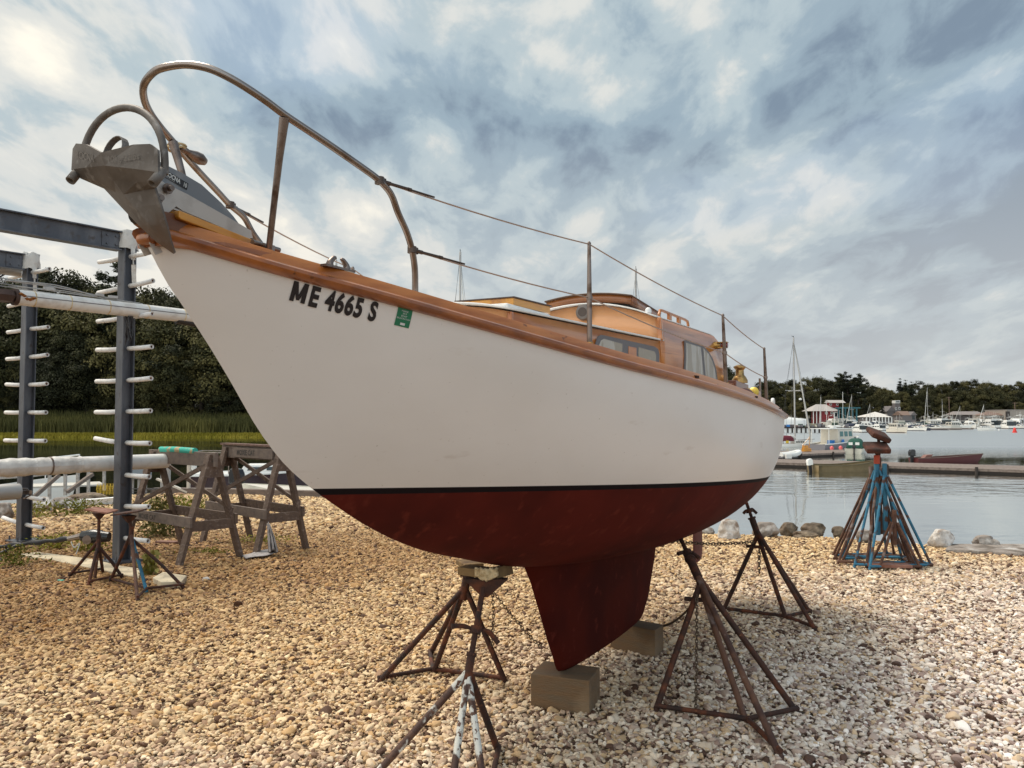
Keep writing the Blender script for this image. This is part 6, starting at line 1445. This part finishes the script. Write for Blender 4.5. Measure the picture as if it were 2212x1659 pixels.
# dark red skiff behind the dock
pR = at(2042, 999.5, WZ); rs_ = empty('skiff', pR, R(4), 'dark red skiff with black outboard behind the long dock', 'skiff')
m, rows = hull_mb(5.0, 1.5, .66, .36, full=.88, flare=.1); m.build('hull', red_hull, rs_, smooth=50)
m = MB()
for sd in (0,8): m.tube([V(q[sd])+V((0,0,.02)) for q in rows], .022, 6)
m.build('gunwale', old_wood_grey, rs_)
outboard(rs_, -2.6, 0, .45, 1.3, black_gloss); m = MB(); m.prism([(-1.9,-.3,.3),(-1.4,-.3,.3),(-1.1,-.3,.62),(-1.6,-.3,.60)], (0,.5,0)); m.build('seat', material('seat_red',(.20,.09,.07),.7), rs_, bevel=.03)
# buoys and small things on the finger dock
for u, v, lb_ in ((1797,970,'pink round buoy on the finger dock beside the lobster boat'),(1816,969.5,'smaller pink buoy at the right end of the finger dock')):
    m = MB(); m.lathe([(0,-.2),(.14,-.16),(.2,0),(.16,.12),(.05,.2),(0,.22)], (0,0,0), 12); o = m.build('buoy', pink_mat, smooth=50); o.location = at(u, v, zd)+V((0,0,.1)); tag(o, lb_, 'buoy')
m = MB(); m.lathe([(0,-.2),(.5,-.15),(.55,.1),(.35,.5),(.30,.95),(.1,1.25),(0,1.3)], (0,0,0), 14); o = m.build('buoy', red_mat, smooth=50); o.location = at(2192,934.5,WZ); tag(o, 'bright red channel buoy floating near the right edge', 'buoy')
m = MB(); m.lathe([(0,-.2),(.3,-.1),(.3,.2),(0,.4)], (0,0,0), 12); o = m.build('buoy', gel, smooth=50); o.location = at(2158,930,WZ); tag(o, 'small white mooring ball between the daysailer and the red buoy', 'buoy')
dk = empty('dock_crate', at(1742,976,zd), R(10), 'stack of tan wooden crates on the finger dock', 'crate')
m = MB(); m.box((0,0,.18),(.7,.5,.30)); m.box((-.1,0,.46),(.4,.4,.26)); m.build('crate', gold_wood, dk); m = MB(); m.tube([(.3,0,.3),(.3,0,1.4)],.03,6); m.tube([(.3,0,1.3),(-.4,0,.6)],.02,5); m.build('handle', gold_wood, dk)

# ---- buildings of the far shore
ZF = .15
def far_pt(u, d): return V((d*(u-CU)/FL, d, ZF))
def wall_box(parent, name, x0, x1, y0, y1, z0, z1, mat_, **k):
    m = MB(); m.box(((x0+x1)/2,(y0+y1)/2,(z0+z1)/2),(x1-x0,y1-y0,z1-z0)); return m.build(name, mat_, parent, **k)
def gable(parent, x0, x1, y0, y1, z, h, mat_, along='x', ov=.3, hip=0.0):
    m = MB()
    if along == 'x':
        ym = (y0+y1)/2; a_ = [(x0-ov,y0-ov,z),(x1+ov,y0-ov,z),(x1+ov,y1+ov,z),(x0-ov,y1+ov,z),(x0-ov+hip,ym,z+h),(x1+ov-hip,ym,z+h)]
        m.add(a_, [(0,1,5,4),(2,3,4,5),(1,2,5),(3,0,4),(3,2,1,0)])
    else:
        xm = (x0+x1)/2; a_ = [(x0-ov,y0-ov,z),(x1+ov,y0-ov,z),(x1+ov,y1+ov,z),(x0-ov,y1+ov,z),(xm,y0-ov+hip,z+h),(xm,y1+ov-hip,z+h)]
        m.add(a_, [(0,4,5,3),(1,2,5,4),(0,1,4),(2,3,5),(3,2,1,0)])
    return m.build('roof', mat_, parent)
def window_box(parent, x, y, z, w, h, d=.08):
    m = MB(); m.box((x,y-d/2,z),(w,d,h)); f_ = m.build('window', white_trim, parent); m = MB(); m.box((x,y-d-.02,z),(w*.62,.04,h*.66)); m.build('pane', dark_glass, f_)
D1 = 262; K1 = D1/FL
hz1 = lambda v: atd(CU, v, D1).z-ZF
b_ = far_pt(1782, D1); rb = empty('boathouse', b_, 0, 'red boathouse with pale grey roof, porch and rooftop cupola', 'building')
X1 = lambda u: (u-1782)*K1
w_ = wall_box(rb, 'wall', X1(1772), X1(1809), 0, 8, 0, hz1(886), red_board)
gable(rb, X1(1752), X1(1811), -1.0, 8, hz1(888), hz1(873)-hz1(888), roof_grey, 'x', .2, hip=3.0)
m = MB()
for u in (1755,1762,1770): m.box((X1(u),-.6,hz1(888)/2),(.22,.22,hz1(888)))
m.build('porch_posts', white_trim, rb)
for u in (1784.5,1796.5): window_box(rb, X1(u), -.02, hz1(892), .85, .85)
window_box(rb, X1(1805), -.02, hz1(896), 1.3, 1.9)
cu = wall_box(rb, 'cupola', X1(1797), X1(1817), 2, 5, hz1(880), hz1(870), red_board); gable(rb, X1(1796), X1(1829), 1.2, 5.8, hz1(870), .9, roof_grey, 'x', .2)
for u in (1799.5,1813.5): window_box(cu, X1(u), 1.98, hz1(873.5), .7, .6)
b_ = far_pt(1836, 258); th = empty('boat_hoist', b_, 0, 'blue green steel boat hoist right of the red boathouse', 'boat hoist'); teal = material('teal_steel',(.02,.10,.12),.6)
k = 258/FL; hzh = lambda v: atd(CU, v, 258).z-ZF
for x in (-17*k, -2*k, 14*k):
    m = MB(); m.box((x,0,hzh(882)/2),(.35,.35,hzh(882))); m.box((x,3,hzh(882)/2),(.35,.35,hzh(882))); m.build('post', teal, th)
m = MB(); m.box((-1*k,0,hzh(881)),(46*k,.4,.4)); m.box((-1*k,3,hzh(881)),(46*k,.4,.4)); m.build('beam', teal, th)
b_ = far_pt(1900, 256); tt = empty('tent_pavilion', b_, 0, 'white open sided tent pavilion in the middle of the marina', 'tent'); k = 256/FL; hzt = lambda v: atd(CU, v, 256).z-ZF
gable(tt, -29*k, 27*k, 0, 9, hzt(901), hzt(892)-hzt(901), tent_white, 'x', .1, hip=3.4); gable(tt, -2*k, 27*k, 3, 12, hzt(897), hzt(889)-hzt(897), tent_white, 'x', .1, hip=2.2)
wall_box(tt, 'dark_interior', -28*k, 26*k, 1.2, 8.6, 0, hzt(902), wall_grey)
for i in range(9):
    m = MB(); m.box((-28*k+i*6.75*k, .2, hzt(901)/2),(.3,.2,hzt(901))); m.build('post', white_trim, tt)
m = MB(); m.box((-1*k,.1,.55),(54*k,.08,.16)); m.build('railing', white_trim, tt)
b_ = far_pt(1940, 272); gh = empty('tower_house', b_, 0, 'grey shingled house with a tapering tower behind the trawler', 'building'); k = 272/FL; hzg = lambda v: atd(CU, v, 272).z-ZF
m = MB(); z0_, z1_ = 0, hzg(871); m.add([(-8*k,0,z0_),(8.5*k,0,z0_),(8.5*k,3,z0_),(-8*k,3,z0_),(-5.2*k,.4,z1_),(4.8*k,.4,z1_),(4.8*k,2.4,z1_),(-5.2*k,2.4,z1_)], [(3,2,1,0),(4,5,6,7),(0,1,5,4),(1,2,6,5),(2,3,7,6),(3,0,4,7)]); tw = m.build('tower', wall_grey, gh)
wall_box(gh, 'lantern_room', -5.5*k, 5*k, .2, 2.6, hzg(871), hzg(865), white_trim); m = MB(); m.box((-.2*k,.15,hzg(868)),(8*k,.08,.35)); m.build('lantern_glass', dark_glass, gh)
wall_box(gh, 'wall', -22*k, -3*k, .6, 6, 0, hzg(889), wall_grey); gable(gh, -22*k, -3*k, .6, 6, hzg(889), hzg(877)-hzg(889), wall_grey, 'y', .2)
for u, v in ((-4,883),(3.5,882),(-11,885)): window_box(gh, u*k, (.3 if abs(u) < 9 else .6), hzg(v), .6, .8)
b_ = far_pt(1964, 258); dh = empty('brown_roofed_house', b_, 0, 'dark grey house with brown gabled roof right of the tower house', 'building'); k = 258/FL; hzd = lambda v: atd(CU, v, 258).z-ZF
wall_box(dh, 'wall', -14*k, 14*k, 0, 7, 0, hzd(897), wall_grey); gable(dh, -14*k, 6*k, 0, 7, hzd(897), hzd(888)-hzd(897), roof_brown, 'x', .2); gable(dh, 2*k, 14*k, -.4, 7, hzd(897), hzd(889)-hzd(897), wall_grey, 'y', .2)
m = MB(); m.box((8.5*k,-.03,hzd(900)),(.8,.06,1.8)); m.build('door', dark_glass, dh)
b_ = far_pt(2095, 276); lg = empty('long_shed', b_, 0, 'long low building with dull brown roof at the back of the marina', 'building'); k = 276/FL; hzl = lambda v: atd(CU, v, 276).z-ZF
wall_box(lg, 'wall', -30*k, 30*k, 0, 6, 0, hzl(897), wall_grey); gable(lg, -33*k, 31*k, -.5, 6, hzl(896), hzl(888.5)-hzl(896), material('long_roof',(.22,.19,.18),.8), 'x', .2, hip=1)
b_ = far_pt(2148, 264); ls = empty('brown_long_building', b_, 0, 'low tan building with a row of windows left of the big beige wall', 'building'); k = 264/FL; hzq = lambda v: atd(CU, v, 264).z-ZF
wall_box(ls, 'wall', -22*k, 26*k, 0, 7, 0, hzq(897), wall_pale); gable(ls, -22*k, 26*k, 0, 7, hzq(897), hzq(889)-hzq(897), roof_grey if 0 else roof_brown, 'x', .2, hip=3)
for i in range(9): window_box(ls, (-18+i*5)*k, -.02, hzq(901), .45, .6)
b_ = far_pt(2210, 262); wh = empty('warehouse', b_, 0, 'big plain beige warehouse wall cut by the right edge', 'building'); k = 262/FL; hzw = lambda v: atd(CU, v, 262).z-ZF
wall_box(wh, 'wall', -36*k, 60*k, 0, 12, 0, hzw(886), wall_pale); wall_box(wh, 'roof', -36.5*k, 60.5*k, -.2, 12.2, hzw(886), hzw(885), roof_grey); m = MB(); m.box((-38*k,-1.0,hzw(901)),(8*k,.4,3.6)); m.build('dark_panel', material('dark_panel',(.035,.025,.022),.7), wh)
pw = at(1697, 932, WZ); sw = empty('shrink_wrapped_boat', at(1697,921,-.6), R(4), 'large boat shrink wrapped in white plastic on the far shore', 'wrapped boat')
m = MB(); m.grid([[(x, 2.1*math.cos(a_)*(1-(abs(x)/7)**4), .3+3.2*max(math.sin(a_),0)**.7*(1-.35*(x+6)/12)) for a_ in np.linspace(0,math.pi,13)] for x in np.linspace(-6.5,6.5,13)]); m.build('plastic_cover', gel, sw, smooth=50)
for u, v, n_ in ((1815,926,'wooden pier under the red boathouse with stacked gear'),):
    a_ = at(1690, 924, WZ+1.2); b2 = at(1835, 924, WZ+1.2); dk2 = empty('pier', (a_+b2)/2, 0, n_, 'pier'); o_ = dk2.location
    m = MB(); m.bar(a_-o_, b2-o_, 2.0, .3); m.build('deck_boards', dock_dark, dk2)
    for i in range(16): 
        p = a_.lerp(b2, i/15)-o_; m = MB(); m.box(p+V((0,-.7,-.6)), (.3,.3,1.7)); m.build('pile', dock_dark, dk2)
    rr = random.Random(4)
    for i in range(26):
        p = a_.lerp(b2, rr.random()); m = MB(); s3 = rr.uniform(.4,1.0); m.box((0,0,s3*.4),(s3,s3*.8,s3*.8), Matrix.Rotation(rr.uniform(0,3),3,'Z')); o = m.build('gear_crate', rr.choice([grey_hull, wall_grey, blue_mat if i % 9 == 0 else roof_brown, cream, canvas_green]), bevel=.03); o.location = p+V((0,rr.uniform(-.6,.6),.15)); tag(o, 'small gear crate on the pier below the red boathouse', 'crate', 'gear crates stacked on the far pier')
for i, (u0, u1, v) in enumerate(((1905,2100,926.5),(2010,2240,921.5),(1806,1925,922))):
    a_ = at(u0, v, WZ+.4); b2 = at(u1, v, WZ+.4); o_ = (a_+b2)/2; m = MB(); m.bar(a_-o_, b2-o_, 1.4, .35); o = m.build('marina_dock', dock_wood); o.location = o_; tag(o, ('distant float dock behind the bow on trawler','distant float dock under the right hand boat rows','distant float dock behind the stern on cruiser')[i], 'dock')
for u, vt, vb, lb_ in ((2050,858,905,'utility pole at the marina with a short crossbar'),(2192,870,886,'thin pole above the beige warehouse')):
    p = far_pt(u, 358); h = atd(u, vt, 358).z; m = MB(); m.tube([(0,0,0),(0,0,h)], .14, 6); m.box((0,0,h-.3),(2.2,.12,.14)); o = m.build('utility_pole', roof_brown); o.location = (p.x, p.y, ZF); tag(o, lb_, 'pole')

FSC = 1.35
for o in (rb, th, tt, gh, dh, lg, ls, wh):
    o.location = (o.location.x*FSC, o.location.y*FSC, -.39); o.scale = (FSC, FSC, FSC)
# ------------------------------------------------------------------ left landing: gangway, boats, power pedestal, traps
gw = empty('gangway', (-13.2, 22.5, 0), 0, 'white railed gangway sloping down to the water at the left', 'gangway'); o_ = gw.location
gm = material('aged_white_rail',(.42,.38,.34),.6,layers=[((.22,.17,.14),8,.5,.7)])
pp = [(66,1027,1076,22),(107,1022,1078,22.5),(141,1018,1070,23),(168,1016,1068,23.5),(191,1015,1066,24),(225,1014,1060,25)]
for u, v0, v1, y in pp:
    m = MB(); m.bar(atd(u,v0,y)-o_, atd(u,v1,y)-o_, .07, .07, (0,1,0)); m.build('rail_post', gm, gw)
m = MB(); tp_ = [atd(u,v0,y)-o_ for u, v0, v1, y in pp]; m.tube([atd(-60,1035,21)-o_]+tp_, .05, 7); m.build('handrail', gm, gw)
m = MB(); m.bar(atd(74,1073,21.8)-o_, atd(128,1026,22.3)-o_, .09, .09); m.bar(atd(145,1063,22.6)-o_, atd(200,1024,23.4)-o_, .09, .09); m.build('diagonal_brace', old_wood_grey, gw)
m = MB(); m.prism([atd(-80,1064,22)-o_, atd(50,1052,22.5)-o_, atd(225,1046,26)-o_, atd(215,1040,27)-o_, atd(40,1046,24)-o_, atd(-80,1050,24)-o_], (0,0,-.05)); m.build('walkway', gel_warm, gw)
pB = atd(-70, 1040, 26); wb = empty('moored_motorboat', (pB.x, pB.y, WZ), R(4), 'white motorboat with tubular bow rail behind the gangway', 'motorboat')
m, rows = hull_mb(5.6, 2.1, 1.55, .95); m.build('hull', gel, wb, smooth=50); deck_from(rows).build('deck', gel_warm, wb)
m = MB()
for sd in (0,8):
    m.tube([V(q[sd])+V((0,0,.62)) for q in rows[6:]], .028, 6); m.tube([V(q[sd])+V((0,0,.34)) for q in rows[7:14]], .018, 6)
    for q in rows[6::2]: m.tube([V(q[sd]), V(q[sd])+V((0,0,.62))], .02, 5)
m.build('bow_rail', gel, wb)
# dark sailboat with life ring seen between the sawhorses
pD = atd(575, 1040, 31); ds = empty('moored_sailboat', (pD.x, pD.y, WZ), R(8), 'dark maroon hulled boat with white life ring behind the rear sawhorse', 'sailboat')
m, rows = hull_mb(5.2, 2.0, 1.45, 1.25, full=.8); m.build('hull', dark_hull, ds, smooth=50); deck_from(rows, .03).build('deck', gel, ds)
m = MB(); 
for sd in (0,8): m.tube([V(q[sd])+V((0,0,.02)) for q in rows], .05, 6)
m.build('toe_rail', gel, ds)
house(ds, 'cabin', -.9, 1.6, 1.2, 1.3, 1.62, gel, .3, .2, win=(1.42,1.54), nwin=3)
m = MB(); m.tube([(-2.5+.02, .17*math.cos(a_)-.5, 1.72+.24*math.sin(a_)) for a_ in np.linspace(0,2*math.pi,19)[:-1]], .075, 10, closed=True); m.build('life_ring', gel, ds, smooth=60)
m = MB()
for y in (-.85,.85): m.tube([(-2.5,y,1.3),(-2.5,y,2.1),(-1.2,y,2.08),(.6,y*.9,2.05)], .018, 5); m.tube([(-1.2,y,1.3),(-1.2,y,2.08)], .018, 5)
m.tube([(-2.5,-.85,2.1),(-2.5,.85,2.1)], .018, 5); m.build('stern_rail', steel, ds)
lettering('transom_lettering', 'MOLLY', .24, lambda x, y: (-2.615, .55-x, .92+y), pink_mat, ds) if 0 else None
ob = empty('small_motorboat', (atd(660,1060,24).x, 24, WZ), R(150), 'pale motorboat with black outboard beyond the timber curb, under the bow', 'motorboat')
m, rows = hull_mb(4.4, 1.7, 1.35, 1.25); m.build('hull', cream, ob, smooth=50); deck_from(rows).build('deck', gel_warm, ob); outboard(ob, 2.0, .75, 1.35, 1.15, black_gloss)
# pedestal, piling, pole, traps, dinghy
bx = empty('power_pedestal', at(300,1066), 0, 'blue grey dockside power pedestal behind the nearer sawhorse', 'power pedestal'); pm = material('pedestal_paint',(.20,.24,.28),.5)
m = MB(); m.box((0,0,.52),(.46,.30,.36)); m.build('cabinet', pm, bx, bevel=.02); m = MB(); m.box((0,0,.71),(.52,.36,.03)); m.build('lid', mast_grey, bx)
for x in (-.15,.0,.15): 
    m = MB(); m.tube([(x,0,0),(x,0,.36)], .035, 8); m.build('conduit', mast_grey, bx)
m = MB(); m.tube([(0,0,-.1),(0,0,.68)], .11, 14); o = m.build('piling', mast_grey, smooth=50); o.location = at(357,1066); tag(o, 'round white capped piling beside the power pedestal', 'piling')
m = MB(); m.tube([(0,0,-.1),(0,0,.72)], .045, 8); o = m.build('pole', gel_warm, smooth=50); o.location = at(407,1068); tag(o, 'thin pale pole standing at the timber curb', 'pole')
def trap(label, c, mat_, rz, tilt=0, s=1.0):
    m = MB(); 
    def line(a_, b2): m.tube([V(a_)*s, V(b2)*s], .0042, 4)
    for k in range(7):
        t = k/6
        for z in (0,.35): line((-.45+.9*t,-.25,z),(-.45+.9*t,.25,z))
        for y in (-.25,.25): line((-.45+.9*t,y,0),(-.45+.9*t,y,.35))
    for k in range(5):
        t = k/4
        for z in (0,.35): line((-.45,-.25+.5*t,z),(.45,-.25+.5*t,z))
        for y in (-.25,.25): line((-.45,y,.35*t),(.45,y,.35*t))
    o = m.build('lobster_trap', mat_); o.location = c; o.rotation_euler = (tilt,0,rz); return tag(o, label, 'lobster trap')
trap('yellow wire lobster trap tilted against the shore by the front rack post', at(231,1075)+V((0,0,.12)), yellow_mat, R(20), R(35), s=.42)
trap('dark wire lobster trap piled beneath the power pedestal', at(316,1078), material('trap_wire',(.05,.045,.045),.8), R(-20), s=.62)
m = MB(); c_ = at(372,1068); m.bar((-.35,0,.35),(.35,0,.05),.10,.04); o = m.build('white_board', gel_warm); o.location = c_; tag(o, 'white board leaning by the piling at the shore', 'board')
dd = empty('white_dinghy', at(208,1092), R(6), 'small white dinghy lying on the shore between the two rack posts', 'dinghy')
dd.scale = (.42,.5,.6)
m, rows = hull_mb(1.5, .62, .26, .20, draft=.04); m.build('hull', gel, dd, smooth=50); deck_from(rows, -.01).build('deck', gel, dd); m = MB(); m.box((0,0,.02),(1.2,.5,.07)); m.build('bottom', black_rubber, dd)
m = MB(); m.prism([(-.18,0,.0),(.14,-.02,.02),(.08,.02,.20),(-.22,.02,.16)], (0,.02,0)); o = m.build('white_sheet', label_white); o.location = at(168,1102); tag(o, 'crumpled white sheet beside the small white dinghy', 'sheet')
